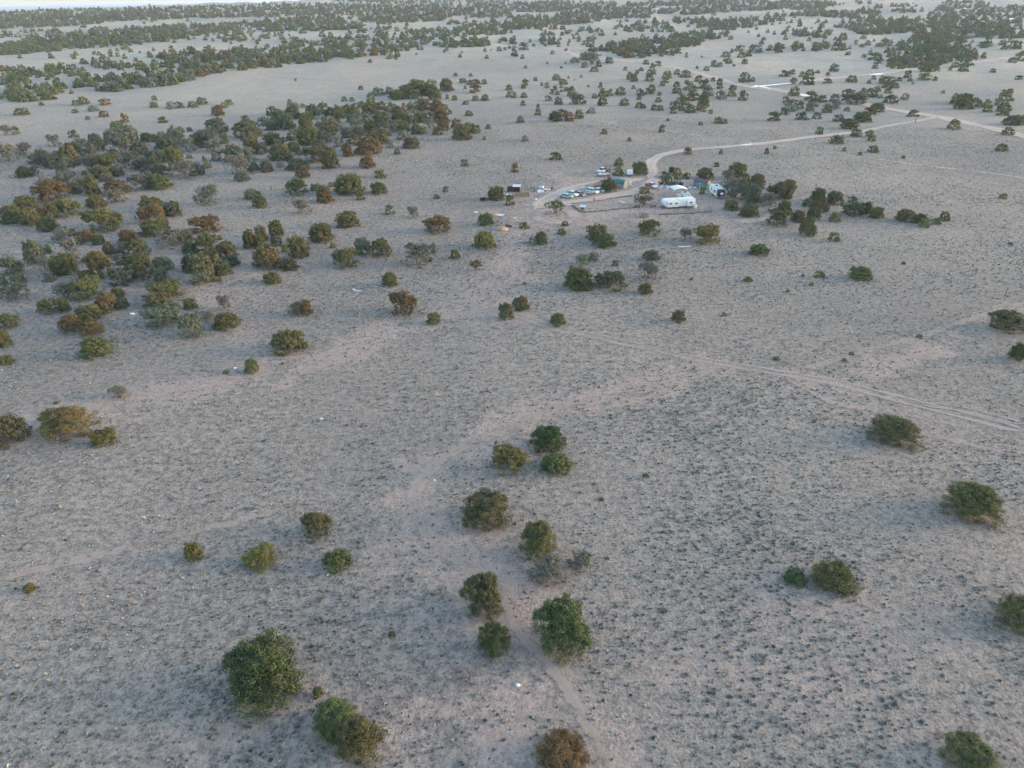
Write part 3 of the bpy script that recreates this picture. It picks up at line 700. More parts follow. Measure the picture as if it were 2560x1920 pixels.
 (1920, 200, K1, """228 140 90 70 m;160 200 60 50 r;210 220 85 45 m;280 255 60 65 o;380 180 100 70 g;460 195 90 55 m;390 235 80 70 o;365 275 70 70 w;190 275 120 60 w;145 305 80 60 b;60 360 100 75 g;85 378 55 35 m;295 348 105 65 g;425 338 80 55 b;510 285 85 70 o;580 255 90 75 b;578 190 80 60 w;687 270 58 32 m;700 150 120 60 b;670 185 60 45 m;795 165 75 45 o;765 215 160 55 m;825 112 60 38 b;900 152 105 65 b;945 103 60 44 g;977 160 38 30 g;1042 118 66 40 m;1065 205 120 60 b;1185 175 70 50 d;1040 40 120 55 m;1035 70 90 40 o;1100 75 65 45 o;943 280 120 70 g;890 305 100 60 r;818 368 140 78 o;612 362 95 60 b;708 428 135 80 g;1257 318 90 55 g;447 470 62 58 g;765 493 90 66 m;877 495 75 55 o;898 532 65 48 g;595 556 110 70 g;663 618 38 34 g;910 630 88 60 g;796 652 38 28 g;1170 680 30 26 g;58 598 30 26 g;1612 430 100 78 ot;2080 478 95 62 m;2025 618 95 60 o;1625 215 80 85 g;1700 200 130 65 g;1700 255 140 90 o;1800 193 55 36 g;1825 235 65 55 m;1900 280 75 60 g;1898 240 65 65 o;2055 188 125 60 o;2005 220 70 50 b;2045 275 110 70 g;2035 312 95 45 g;2042 125 50 36 g;2095 118 50 38 g;2120 395 140 78 m;2195 385 60 70 g;1517 117 34 24 g;2040 1028 70 45 o;185 950 120 80 r;100 1040 190 135 m;170 1030 90 90 r;30 1100 90 110 w;145 1155 115 100 g;100 1270 170 140 o;265 1235 125 95 r;400 1215 110 105 g;345 1355 150 150 m;345 1100 90 70 g;440 1060 130 110 g;450 1145 150 110 m;580 1085 140 110 b;740 1065 85 55 b;580 1230 95 80 o;740 1180 180 110 g;850 1165 110 100 g;940 1200 110 90 o;1190 1235 160 105 m;1315 1240 130 65 g;1360 1280 100 80 o;1460 1250 75 55 g;1530 1222 90 80 g;575 1398 95 75 g;1175 1595 34 26 g;2095 1425 40 18 g"""),
 (1280, 640, K1, """580 300 240 180 g;850 305 250 170 m;1180 215 170 150 w;1155 335 120 95 o;890 90 50 50 o;610 85 110 90 w;700 50 90 80 b;1205 45 145 90 b;75 475 145 120 m;395 610 125 105 o;1440 580 115 100 m;1835 520 50 30 o;2040 225 78 45 g;1550 210 28 24 o;108 250 32 26 o;2140 3 160 95 g"""),
 (1920, 640, K1, """455 195 90 60 o;805 215 175 110 o;375 262 40 38 o;303 178 28 26 o;170 315 32 26 o;1172 75 30 24 g;2080 665 280 165 m;2170 910 130 160 g;1310 715 62 40 o;75 905 60 45 g;723 860 42 32 g;660 915 48 38 g;1105 1660 440 260 m"""),
 (0, 1120, .4822, """1000 590 85 100 y;1340 640 180 140 y;1640 470 140 140 m;148 755 58 52 y;1360 1390 390 390 g;1645 1300 50 60 o"""),
 (800, 1120, .4822, """85 645 135 115 o;1180 30 190 150 g;985 135 165 150 y;1230 140 155 115 o;860 440 270 225 m;1130 585 190 210 o;1350 640 120 100 b;1170 710 170 140 w;1255 720 110 95 d;835 890 220 235 m;900 1095 180 230 o;1255 1105 290 330 g;370 985 36 36 g;75 1545 240 240 g;205 1655 235 255 o;1260 1720 290 190 r;745 1260 160 110 d;1460 275 24 20 g;1490 582 24 20 o;1535 830 26 20 o"""),
 (1600, 1120, .4822, """1740 405 290 245 o;1005 765 225 180 o;805 720 115 85 g;1990 985 240 230 o;1720 1720 260 160 o;30 155 35 28 g;790 505 24 20 o"""),
 (640, 0, K1, """985 545 40 28 m;1172 505 42 32 w;1210 516 30 20 b;340 698 22 18 m;1725 660 40 28 m;1855 662 32 28 g;1630 455 28 24 g;1780 458 20 14 g;1650 440 30 26 g;2100 445 48 36 g;2150 432 32 22 g;2032 435 20 10 g;2190 420 30 20 g;1385 475 22 16 g"""),
 (1280, 0, K1, """1965 445 80 45 b;2105 460 120 60 b;1845 497 85 42 b;1985 500 70 45 o;2035 490 40 30 o;1430 465 65 40 g;1510 472 25 15 g;2155 385 45 30 m;2175 350 40 26 g;1890 345 40 30 b;187 403 30 22 g;255 365 34 26 b;100 435 80 60 b;20 420 40 24 w;20 385 50 45 g;18 330 30 20 g;1640 495 20 12 g"""),
 (1920, 0, K1, """830 500 40 28 m;935 525 115 50 g;955 555 70 36 m;925 595 50 32 g;1120 598 100 46 o;1205 590 55 30 o;1390 622 150 75 o;1465 570 85 65 g;1720 570 110 55 g;1620 585 65 42 m;1690 620 80 60 o;1575 610 34 30 g;575 622 80 62 b;1945 628 45 30 g;2175 690 65 30 g;2110 545 70 45 b;2185 530 90 65 o;1850 402 60 35 g;1910 400 60 35 b;2030 390 60 40 g;2040 428 50 32 m;2140 425 100 60 o;865 395 50 40 b;810 410 50 22 g;705 427 32 28 g;760 385 32 32 r;1015 405 120 45 m;1025 460 45 28 b;615 440 120 55 m;612 385 60 45 m;405 398 60 26 g;355 358 36 28 m;825 340 50 28 m;650 350 70 55 r;465 240 50 30 g;150 665 90 50 g;213 645 50 40 b;360 655 75 50 o;295 670 50 45 m;225 710 60 35 r;222 728 30 20 m;345 735 110 65 g;520 724 72 40 g;725 715 90 55 o;518 655 38 28 g;428 635 40 26 m;875 725 36 30 g;915 688 40 30 g;985 710 45 50 w;1210 678 60 60 m;1135 702 48 30 g;1228 705 42 28 g;1357 695 98 55 g;1445 700 40 35 g;1252 728 20 16 g"""),
]
TREES = []
for ox, oy, k, data in CROPS:
    for it in data.split(';'):
        x, y, w, h, c = it.split()
        TREES.append((ox + float(x) * k, oy + float(y) * k, float(w) * k, float(h) * k, c))
TREES.sort(key=lambda t: -(t[2] * t[3]))
# drop double entries from overlapping crops
uniq = []
for t in TREES:
    if all(abs(t[0] - u[0]) > .28 * u[2] or abs(t[1] - u[1]) > .28 * u[3] for u in uniq): uniq.append(t)
# crowns of the left thicket and the grove run into one another
TREES = [(x, y, w * 1.08, h * 1.08, c) if x < 1180 and 215 < y < 730 else (x, y, w, h, c) for x, y, w, h, c in uniq]
TREES.sort(key=lambda t: -(t[2] * t[3]))
NEAR, REST = TREES[:300], TREES[300:]

BASECOL = {'g': (.085, .112, .046), 'o': (.115, .122, .050), 'y': (.160, .150, .044), 'r': (.150, .110, .052), 'w': (.165, .170, .130), 'b': (.108, .130, .092), 'm': (.108, .118, .054), 'd': (.2, .19, .17), 't': (.115, .12, .055)}
WARM = {'g': .12, 'o': .20, 'y': .42, 'r': .62, 'w': .3, 'b': .16, 'm': .42, 'd': 0, 't': .3}
LOOK = {'g': 'dark green', 'o': 'olive green', 'y': 'yellow-green', 'r': 'rust-brown', 'w': 'thin grey-green', 'b': 'dull grey-green', 'm': 'rust-tinged green', 'd': 'bare grey', 't': 'small olive'}

def tree_frame(t):
    x, y, w, h, c = t
    p = at(min(max(x, -150), 2700), y)
    k = ppm(p)
    W = w / k
    dist = math.sqrt(p[0] ** 2 + p[1] ** 2 + (p[2] - CAM_H) ** 2)
    s = (CAM_H - p[2]) / dist; cth = math.sqrt(max(.05, 1 - s * s))
    H = math.sqrt(max((h / k - .42 * W * s) ** 2 - (.5 * W * s) ** 2, .01)) / cth
    H = min(max(H, .48 * W), (1.05 if w > 60 else 1.2) * W)
    d = np.array([p[0], p[1]]); d = d / np.linalg.norm(d)
    q = np.array([p[0], p[1]]) + d * .40 * W
    H *= .92 if y > 900 else 1.08
    # the crown stands nearer the lens than its foot: size it and centre it at mid-height
    z = float(terrain(q[0], q[1]))
    kc = ppm((q[0], q[1], z + H * .5)); W *= k / kc; H *= k / kc
    if w > 85: W *= .88; H *= .9
    cx, cy = proj(np.float64(q[0]), np.float64(q[1]), np.float64(z + H * .42))
    side = np.array([d[1], -d[0]])
    q = q + side * (x - float(cx)) / kc
    return np.array([q[0], q[1], float(terrain(q[0], q[1]))]), W, H

# zones used to tell the trees apart by where they stand
def zone(x, y):
    if y > 1690: return 'at the bottom edge of the view'
    if y > 1230: return 'in the near foreground'
    if y > 1000: return 'in the foreground'
    if y > 700:
        return 'at the front of the left thicket' if x < 640 else ('on the flat before the homestead' if x < 1700 else 'on the open range at right')
    if y > 455:
        if x < 330: return 'in the left thicket near the picture edge'
        if x < 620: return 'in the left thicket'
        if x < 1180: return 'between left thicket and homestead'
        if x < 1810: return 'around or just below the homestead'
        return 'right of the homestead trailers'
    if y > 340:
        if x < 280: return 'in the upper left thicket near the edge'
        if x < 640: return 'in the upper left thicket'
        if x < 1180: return 'in the grove above the left thicket'
        if x < 1930: return 'directly behind the homestead'
        return 'below the dirt driveway at right'
    if y > 225:
        if x < 640: return 'on the upper left meadow'
        if x < 880: return 'on the left side of the upper grove'
        if x < 1180: return 'on the right side of the upper grove'
        if x < 1600: return 'on the plain beyond the yard, left part'
        if x < 1920: return 'on the plain beyond the yard, right part'
        return 'around the upper right road junction'
    if x < 1180: return 'on the far left range'
    if x < 1920: return 'along the far dirt road'
    return 'beyond the crossroad at upper right'

ORD = ['', 'second ', 'third ', 'fourth ', 'fifth ', 'sixth ', 'seventh ', 'eighth ', 'ninth ', 'tenth ', 'eleventh ', 'twelfth ', 'thirteenth ', 'fourteenth ']
frames = [tree_frame(t) for t in NEAR]
cls = {}
for i, t in enumerate(NEAR):
    W, H = frames[i][1], frames[i][2]
    sz = 'small' if W < 3.4 else ('large' if W > 7.4 else 'mid-sized')
    col_ = t[4][0]
    look = LOOK[col_]
    cls.setdefault((zone(t[0], t[1]), (sz + ' ' + look) if col_ != 't' else look), []).append(i)
LABEL = {}
for (zn, look), ids in cls.items():
    noun = 'juniper' if 'bare' not in look else 'leafless bush'
    ids.sort(key=lambda i: NEAR[i][0])
    n = len(ids)
    for r_, i in enumerate(ids):
        if n == 1: LABEL[i] = 'the one %s %s %s' % (look, noun, zn)
        elif r_ == n - 1: LABEL[i] = 'rightmost %s %s %s' % (look, noun, zn)
        elif r_ == 0: LABEL[i] = 'leftmost %s %s %s' % (look, noun, zn)
        else: LABEL[i] = '%sfrom left %s %s %s' % (ORD[r_], look, noun, zn)

tr = random.Random(11)
def style_of(c):
    if len(c) > 1 or c == 't': return 'tall'
    return {'g': tr.choice(['dome', 'dome', 'dome', 'open']), 'o': tr.choice(['dome', 'open']), 'y': 'open', 'r': tr.choice(['dome', 'open']), 'w': 'wispy', 'b': tr.choice(['open', 'open', 'dome', 'wispy']), 'm': tr.choice(['dome', 'open']), 'd': 'dead'}[c]

for i, t in enumerate(NEAR):
    p, W, H = frames[i]
    c0 = t[4][0]
    st = style_of(t[4])
    if t[2] > 85 and c0 in 'gom': st = 'lobed' if (i % 2 == 0 or t[2] > 125) else 'dome'
    crown, trunk, whole = tr.choice(HI[st] if t[2] > 85 and st in HI else STYLES[st])
    j = math.exp(tr.gauss(0, .12))
    oc = tuple(v * j * math.exp(tr.gauss(0, .05)) for v in BASECOL[c0]) + (min(1, max(0, WARM[c0] + tr.gauss(0, .08))),)
    rz = tr.uniform(-.7, .7) if i > 20 else tr.uniform(-.35, .35)
    if st in ('open', 'wispy') and t[2] < 45 and c0 != 'w': crown, trunk, whole = tr.choice(STYLES['dome'])
    if t[2] < 30 and crown is not None:
        o = whole.copy if False else link('juniper', whole)
        o.location = tuple(p); o.rotation_euler = (0, 0, rz); o.scale = (W, W, H); o.color = oc
    else:
        o = empty('juniper' if c0 != 'd' else 'dead_bush', p, rz)
        o.scale = (W, W, H)
        if crown is not None:
            cr_ = link('crown', crown, o); cr_.color = oc
        link('trunk' if c0 != 'd' else 'bare_branches', trunk, o)
    tag(o, LABEL[i], 'tree' if c0 != 'd' else 'bush', 'junipers scattered over the range' if c0 != 'd' else 'leafless bushes')

# ------------------------------------------------------------------ far woodland: thousands of junipers, one object
BANDS = [
 (0, 0, K1, [
  ("0,108 600,78 1300,70 2212,38 2212,150 1500,165 1000,190 700,222 0,250", .72), ("0,400 500,325 650,280 1100,255 1400,235 1900,205 2212,195 2212,248 1900,280 1500,350 900,412 600,430 400,455 0,480", .95),
  ("0,270 550,255 550,345 0,350", .22), ("1500,285 2212,260 2212,360 1500,372", .3), ("400,470 1850,430 1850,500 400,515", .16), ("700,545 1000,530 1160,560 1280,570 1280,605 1000,610 700,580", .6),
  ("1280,540 1400,485 1700,445 2000,440 2212,400 2212,615 2000,600 1850,650 1600,590 1300,580", .8), ("0,610 200,590 330,640 450,580 580,560 740,620 740,680 560,670 450,700 300,690 250,730 0,740", .7),
  ("640,700 820,670 1000,690 1250,650 1250,610 1700,590 1790,650 1700,700 1450,740 1200,770 1000,800 690,790", .85), ("0,800 100,765 350,745 500,725 620,760 640,810 560,840 480,860 300,880 100,900 0,930", .8)]),
 (640, 0, K1, [
  ("0,35 700,30 1100,45 2212,30 2212,110 1700,140 1600,185 1200,200 1100,220 930,190 800,140 640,130 250,145 0,155", .75), ("650,0 2212,0 2212,25 1100,35 650,15", .5),
  ("0,190 380,150 700,130 780,190 950,220 900,260 700,260 600,270 350,270 60,280 0,250", .9), ("0,290 450,285 450,390 0,390", .22), ("800,240 1350,240 1350,290 800,290", .3),
  ("0,430 240,420 420,390 580,340 900,310 1100,310 1430,260 1600,300 1650,370 1560,400 1500,380 1380,440 1250,450 1100,480 850,510 650,530 440,550 300,560 160,590 0,590", .85),
  ("1560,400 1640,340 1720,360 1950,340 2060,380 1950,410 1760,420 1560,410", .8), ("1430,260 1700,270 1850,220 2000,190 2212,190 2212,290 2100,310 1880,310 1730,330 1600,300", .85),
  ("1850,130 2212,110 2212,160 1850,160", .7), ("1650,190 1820,190 1820,215 1650,215", .7), ("2090,350 2212,335 2212,385 2090,375", .8)]),
 (1280, 0, K1, [
  ("0,20 350,10 900,25 900,60 450,100 250,110 0,100", .75), ("0,150 100,130 350,160 430,110 700,70 1000,60 1250,85 1400,75 1800,40 2212,60 2212,90 1800,110 1600,130 1200,122 1180,160 900,160 690,200 400,220 250,250 0,260", .88),
  ("1000,30 1500,0 2212,0 2212,40 1800,50 1000,60", .6), ("880,180 1380,180 1380,280 880,280", .3), ("230,240 780,250 780,310 230,310", .3), ("220,320 720,330 720,410 220,410", .32),
  ("680,440 940,370 1400,315 1600,285 1750,275 1880,290 1850,320 1620,370 1600,410 1400,420 1380,480 1200,500 1060,510 950,500 860,470 850,440 700,460", .9),
  ("1380,180 1620,165 1740,170 1740,190 1550,215 1380,215", .55), ("1570,240 1700,190 2000,160 2212,140 2212,200 2100,230 1950,260 1750,260", .9), ("2000,230 2212,200 2212,330 2000,300", .1)]),
 (1920, 0, K1, [
  ("0,20 300,0 580,30 570,60 350,95 0,80", .8), ("60,140 400,90 560,100 950,95 970,120 930,160 720,170 500,150 250,140 60,150", .9), ("820,75 1200,42 1230,55 900,80", .6), ("1000,95 1290,85 1270,115 1000,110", .55),
  ("760,20 900,20 900,35 760,38", .6), ("0,150 150,160 140,180 0,200", .85), ("1370,130 1450,60 1530,0 1850,10 2000,70 2212,40 2212,330 1900,340 1750,340 1600,350 1240,350 1250,290 1220,230 1380,200", .62),
  ("560,230 720,190 950,170 1340,160 1350,190 1220,220 1240,280 1090,300 780,300 700,260 560,240", .75), ("20,310 150,260 330,270 540,280 540,320 400,330 200,320", .6), ("30,460 60,400 240,400 330,410 540,390 540,420 430,450 190,460", .6),
  ("1020,540 1060,450 1120,380 1300,330 1400,350 1640,370 1680,430 1830,460 1830,520 1600,530 1500,550 1300,580 1080,600 1020,570", .75), ("30,180 500,180 500,255 30,255", .12), ("1240,350 1700,340 1700,380 1240,380", .5)]),
]

def in_poly(x, y, P):
    c = np.zeros(x.shape, bool); n = len(P)
    for i in range(n):
        x0, y0 = P[i]; x1, y1 = P[(i + 1) % n]
        if y0 == y1: continue
        c ^= ((y0 > y) != (y1 > y)) & (x < (x1 - x0) * (y - y0) / (y1 - y0) + x0)
    return c

LOD = []
for k in range(6):
    V, ti, wa, TV, TF = tree_shape(500 + k, 'dome' if k < 4 else 'lobed', 4, 8, 8, .140, twigs=False)
    LOD.append((V, ti, wa))
LOD_MID = []
for k in range(6):
    V, ti, wa, TV, TF = tree_shape(540 + k, 'dome' if k < 3 else 'lobed', 5, 14, 13, .085, twigs=False)
    LOD_MID.append((V, ti, wa))

far = []
wr = np.random.default_rng(5)
for ox, oy, k, polys in BANDS:
    for s, dn in polys:
        P = [(ox + float(a) * k, oy + float(b) * k) for a, b in (q.split(',') for q in s.split())]
        xs = [p[0] for p in P]; ys = [p[1] for p in P]
        cy = sum(ys) / len(ys)
        pm = at(sum(xs) / len(xs), max(cy, 8))
        if pm is None: continue
        kk = ppm(pm); cell = (4.6 * kk) * (3.2 * kk * .55)
        area = (max(xs) - min(xs)) * (max(ys) - min(ys))
        n = int(area / cell * dn * 1.08)
        x = wr.uniform(min(xs), max(xs), n); y = wr.uniform(min(ys), max(ys), n)
        m = in_poly(x, y, P) & (y > -6)
        far += [(a, b) for a, b in zip(x[m], y[m])]
    # a thin scatter everywhere between the bands
    for _ in range(70):
        far.append((ox + wr.uniform(0, 640), 8 + 140 * wr.uniform() ** 1.3))

FILL = [([(660,285),(760,262),(880,252),(1050,258),(1115,292),(1105,330),(1000,358),(900,372),(760,415),(640,430),(640,330)], 50),
        ([(100,420),(150,370),(300,335),(520,305),(640,330),(640,430),(480,440),(300,468)], 22), ([(60,560),(300,590),(520,600),(560,680),(400,720),(120,700)], 12)]
def far_points():
    out = []
    for x, y in far:
        p = at(x, y)
        if p is None or p[1] > 5200: continue
        out.append((p[0], p[1], p[2], float(np.clip(wr.lognormal(math.log(4.7), .28), 2, 8)), None, wr.uniform(.72, 1.05)))
    # beyond the frame on both sides and past the last band, so the wood goes on
    for _ in range(900):
        a = math.radians(wr.uniform(36, 52) * wr.choice([-1, 1])); d = wr.uniform(700, 2600)
        x, y = d * math.sin(a), d * math.cos(a)
        if vnoise(x, y, 160, 31) > .5: out.append((x, y, float(terrain(x, y)), wr.uniform(3, 7), None, wr.uniform(.72, 1.05)))
    for P, n in FILL:
        xs = [p[0] for p in P]; ys = [p[1] for p in P]
        x = wr.uniform(min(xs), max(xs), 4 * n); y = wr.uniform(min(ys), max(ys), 4 * n)
        m = np.where(in_poly(x, y, P))[0][:n]
        for i in m:
            p = at(x[i], y[i])
            out.append((p[0], p[1], p[2], wr.uniform(1.8, 3.6), wr.choice(list('bbwgo')), wr.uniform(.6, .95)))
    for t in REST:
        p, W, H = tree_frame(t)
        out.append((p[0], p[1], p[2], W, t[4][0], H / W))
    return out
FP = far_points()
fV, fF, fC = [], [], []
off = 0
keys = list('ggoobbmmrw')
for (x, y, z, W, c, hr) in FP:
    lod = LOD_MID if c is not None else LOD
    if c is None:
        # colour runs in patches: rusty stretches, grey-green stretches
        pn = vnoise(x, y, 120, 41)
        c = wr.choice(list('rmomgb') if pn > .56 else list('gbobgo'))
    V, ti, wa = lod[wr.integers(0, 6)]
    a = wr.uniform(0, 6.28)
    X = np.stack([V[:, 0] * math.cos(a) - V[:, 1] * math.sin(a), V[:, 0] * math.sin(a) + V[:, 1] * math.cos(a), V[:, 2]], 1) * np.array([W, W, W * hr])
    fV.append(X + np.array([x, y, z - .05]))
    fF.append(np.arange(len(V)).reshape(-1, 4) + off); off += len(V)
    b = np.array(BASECOL[c]) * math.exp(wr.normal(0, .15)); wm = WARM[c]
    col = b[None, :] * (.80 + .95 * ti[:, None])
    wf = np.clip((wa * 1.2 + wm * 1.6 - 1.05) / .7, 0, .9)[:, None]
    wc = np.array([.105, .068, .034])[None] * (1 - ti[:, None]) + np.array([.190, .122, .060])[None] * ti[:, None]
    col = col * (1 - wf) + wc * wf
    fC.append(np.concatenate([col, np.ones((len(col), 1))], 1))
wood = link('juniper_woodland', np_mesh('juniper_woodland', np.concatenate(fV), np.concatenate(fF), [M_FAR], colors={'Col': np.concatenate(fC)}))
tag(wood, 'distant juniper woodland in long bands across the plain up to the horizon', 'woodland', kind='stuff')
# ------------------------------------------------------------------ the homestead
P_WHITE = simple('white_siding', (.70, .715, .72), .45, 0, .06, 1.2)
P_ROOFW = simple('white_roof_coating', (.74, .74, .72), .6, 0, .10, 1.5)
P_CREAM = simple('cream_membrane', (.42, .40, .35), .6, 0, .12, 1.5, (.45, .42, .36))
P_STRIPE = simple('grey_trim', (.36, .40, .44), .5)
P_GLASS = simple('dark_glass', (.030, .036, .042), .12, 0, .1, 3, spec=.5)
P_BLACK = simple('black_plastic', (.020, .024, .028), .5, 0, .25, 2)
P_RUBBER = simple('tyre_rubber', (.025, .025, .026), .85)
P_STEEL = simple('dull_steel', (.33, .34, .35), .45, .5, .2)
P_RUST = simple('rusty_steel', (.20, .095, .06), .85, 0, .35, 3, (.12, .06, .04))
P_DKRED = simple('dark_red_steel', (.16, .05, .045), .7, 0, .3, 3)
P_RED = simple('red_truck_paint', (.38, .035, .04), .4, 0, .2, 2, (.2, .05, .04))
P_PINKW = simple('faded_white_paint', (.62, .58, .58), .5, 0, .12, 2, (.45, .36, .34))
P_CARW = simple('white_car_paint', (.68, .72, .74), .3, 0, .08, 2)
P_TEALC = simple('pale_teal_car_paint', (.34, .44, .43), .4, 0, .15, 2, (.26, .28, .25))
P_TANC = simple('dull_sage_car_paint', (.24, .27, .24), .4, 0, .15, 2)
P_PALEG = simple('pale_green_car_paint', (.44, .50, .46), .4, 0, .15, 2)
P_TEAL = boards('teal_metal_roof', (.035, .185, .195), 'X', 3.3, .25, rough=.45)
P_GREYW = boards('grey_tan_wall', (.30, .285, .255), 'X', 3.0, .22)
P_BEIGE = boards('beige_wall', (.29, .27, .225), 'Y', 3.0, .2)
P_GREEN = boards('green_siding', (.06, .15, .115), 'X', 5.0, .3)
P_BROWNR = boards('brown_shingle_roof', (.135, .105, .125), 'Z', 4.0, .25, rough=.9)
P_YELLOW = boards('yellow_wood_gable', (.40, .29, .135), 'Y', 4.0, .2)
P_TRIM = simple('pale_trim', (.48, .55, .49), .6)
P_WOOD = boards('weathered_planks', (.175, .115, .080), 'X', 6.0, .45)
P_WOODL = boards('pale_planks', (.36, .27, .185), 'Z', 6.0, .35)
P_POST = simple('grey_post_wood', (.13, .105, .09), .9, 0, .3, 5)
P_DECK = boards('grey_deck_boards', (.285, .27, .262), 'Y', 4.5, .35)
P_EARTH = simple('orange_subsoil', (.47, .285, .185), .95, 0, .22, 1.2, (.36, .24, .17))
P_SHEET = simple('pale_sheet_metal', (.60, .64, .68), .4, .2, .12, 2)
P_PAPER = simple('white_plastic', (.72, .73, .74), .6, 0, .1, 3)
P_BLUE = simple('blue_tarp', (.05, .20, .36), .6, 0, .25, 2)
P_BLUEBAG = simple('pale_blue_plastic', (.34, .42, .52), .6, 0, .3, 3)
P_STONE = simple('field_stone', (.15, .14, .13), .95, 0, .3, 3)
P_BRANCH = simple('bleached_wood', (.42, .385, .33), .9, 0, .2, 6)

def ang(p, q):
    a, b = at(*p), at(*q)
    return math.atan2(b[1] - a[1], b[0] - a[0])

def thing(name, px, rz, label, cat, group=None):
    p = at(*px)
    return tag(empty(name, p, rz), label, cat, group)

def wheels(t, xs, y, r, w, rim=P_STEEL, name='wheel'):
    for x in xs:
        for s in (-1, 1):
            o = MB().wheel(x, s * y, r, r, w).build(name, P_RUBBER, t)
            MB().disc(x, s * (y + .012 * s * s), r, r * .56, w * 1.03).build('rim', rim, o)

def taper_cab(x0, x1, z0, z1, w0, w1, f, b):
    """loops of a cab: bottom x0..x1 at width w0, top shortened by f (front, +x) and b (back)"""
    lo = [(x0, -w0, z0), (x1, -w0, z0), (x1, w0, z0), (x0, w0, z0)]
    hi = [(x0 + b, -w1, z1), (x1 - f, -w1, z1), (x1 - f, w1, z1), (x0 + b, w1, z1)]
    return lo, hi

def car(t, paint, L=4.6, W=1.76, hood=1.25, trunk=.95, hh=.92, H=1.42, rake=(.75, .55), hood_mat=None, roof_mat=None):
    h = W / 2
    prof = [(-L/2, .35), (-L/2, hh * .80), (-L/2 + .12, hh * .97), (-L/2 + trunk, hh), (L/2 - hood, hh), (L/2 - .25, hh * .86), (L/2, hh * .68), (L/2, .34), (L/2 - .1, .26), (-L/2 + .1, .26)]
    body = MB().loft([[(x, -h + .05, z) for x, z in prof], [(x, -h, z * .98 + .005) for x, z in prof], [(x, h, z * .98 + .005) for x, z in prof], [(x, h - .05, z) for x, z in prof]]).build('body', paint, t)
    x0, x1 = -L/2 + trunk * .75, L/2 - hood * .82
    lo, hi = taper_cab(x0, x1, hh - .01, H - .05, h - .06, h - .22, *rake)
    MB().loft([lo, hi]).build('windows', P_GLASS, t)
    rx0, rx1 = hi[0][0], hi[1][0]
    MB().box(rx0 - .02, rx1 + .02, -h + .2, h - .2, H - .055, H, .02).build('roof', roof_mat or paint, t)
    pil = MB()
    for s in (-1, 1):
        for (a, b) in ((lo[0], hi[0]), (lo[1], hi[1])):
            pil.tube((a[0], s * abs(a[1]), a[2]), (b[0], s * (abs(b[1]) + .01), b[2] + .01), .045, .04, 5)
        m0 = (lo[0][0] + lo[1][0]) / 2
        pil.tube((m0, s * (h - .05), hh), ((rx0 + rx1) / 2, s * (h - .2), H - .03), .04, .04, 5)
    pil.build('pillars', paint, t)
    if hood_mat: MB().box(L/2 - hood + .12, L/2 - .2, -h + .1, h - .1, hh * .93, hh * 1.015, .02).build('hood', hood_mat, t)
    wheels(t, (-L/2 + .85, L/2 - .85), h - .10, .32, .2)
    for s in (-1, 1): MB().box(L/2 - .03, L/2 + .02, s * (h - .32) - .17, s * (h - .32) + .17, hh * .55, hh * .7, .01).build('headlight', P_SHEET, t)
    MB().box(L/2 - .02, L/2 + .07, -h + .06, h - .06, .32, .46, .02).build('bumper', P_STEEL, t)
    MB().box(-L/2 - .07, -L/2 + .02, -h + .06, h - .06, .32, .46, .02).build('bumper', P_STEEL, t)
    return t

# row of old vehicles below the lane
A_ROW = math.atan2(-3.5, 3.0)
car(thing('parked_car', (1416, 494), A_ROW + .35, 'pale teal old car with dark windows, leftmost in the vehicle row', 'car', 'vehicles parked in the row'), P_TEALC, 4.9, 1.8, 1.35, 1.0, .88, 1.32)
t = thing('pickup_truck', (1429, 489.5), A_ROW + .1, 'white pickup beside the pale teal car, with a short open bed', 'pickup', 'vehicles parked in the row')
MB().prism_y([(-2.6, .45), (-2.6, 1.02), (-.55, 1.02), (-.55, .45)], -.9, .9).build('bed', P_CARW, t)
MB().box(-2.45, -.65, -.75, .75, 1.005, 1.04).build('bed_floor', P_BLACK, t)
MB().prism_y([(-.549, .42), (-.549, 1.05), (1.05, 1.08), (2.35, .95), (2.6, .75), (2.6, .4)], -.92, .92).build('body', P_CARW, t)
lo, hi = taper_cab(-.5, 1.35, 1.05, 1.7, .84, .70, .6, .12)
MB().loft([lo, hi]).build('windows', P_GLASS, t)
MB().box(-.4, .78, -.72, .72, 1.69, 1.76, .02).build('roof', P_CARW, t)
wheels(t, (-1.7, 1.65), .84, .36, .22)
for s in (-1, 1): MB().box(2.58, 2.64, s * .62 - .18, s * .62 + .18, .62, .8, .01).build('headlight', P_SHEET, t)
MB().box(2.59, 2.72, -.9, .9, .36, .52, .02).build('bumper', P_STEEL, t)
car(thing('parked_car', (1449, 488.5), A_ROW + .05, 'dull sage saloon with dark windscreen, between white pickup and grey deck trailer', 'car', 'vehicles parked in the row'), P_TANC, 4.7, 1.76, 1.2, 1.0, .92, 1.4, hood_mat=P_GLASS)
t = thing('deck_trailer', (1464.5, 485), A_ROW, 'empty grey flat deck trailer parked between sage saloon and white estate', 'trailer', 'vehicles parked in the row')
MB().box(-2.6, 2.3, -1.05, 1.05, .62, .74).build('deck', P_DECK, t)
MB().box(-2.6, 2.3, -.08, .08, .5, .62).box(-2.6, 2.3, -.95, -.83, .5, .62).box(-2.6, 2.3, .83, .95, .5, .62).build('frame', P_RUST, t)
MB().tube((2.3, -.6, .55), (3.3, 0, .5), .05).tube((2.3, .6, .55), (3.3, 0, .5), .05).build('drawbar', P_STEEL, t)
wheels(t, (-.9, -.15), .82, .3, .18)
t = thing('estate_car', (1480.5, 482.5), A_ROW + .12, 'white estate car with boxy rear, near the dark olive tree by the teal shed', 'car', 'vehicles parked in the row')
car(t, P_CARW, 4.9, 1.85, 1.3, .25, 1.05, 1.75, (.75, .25))
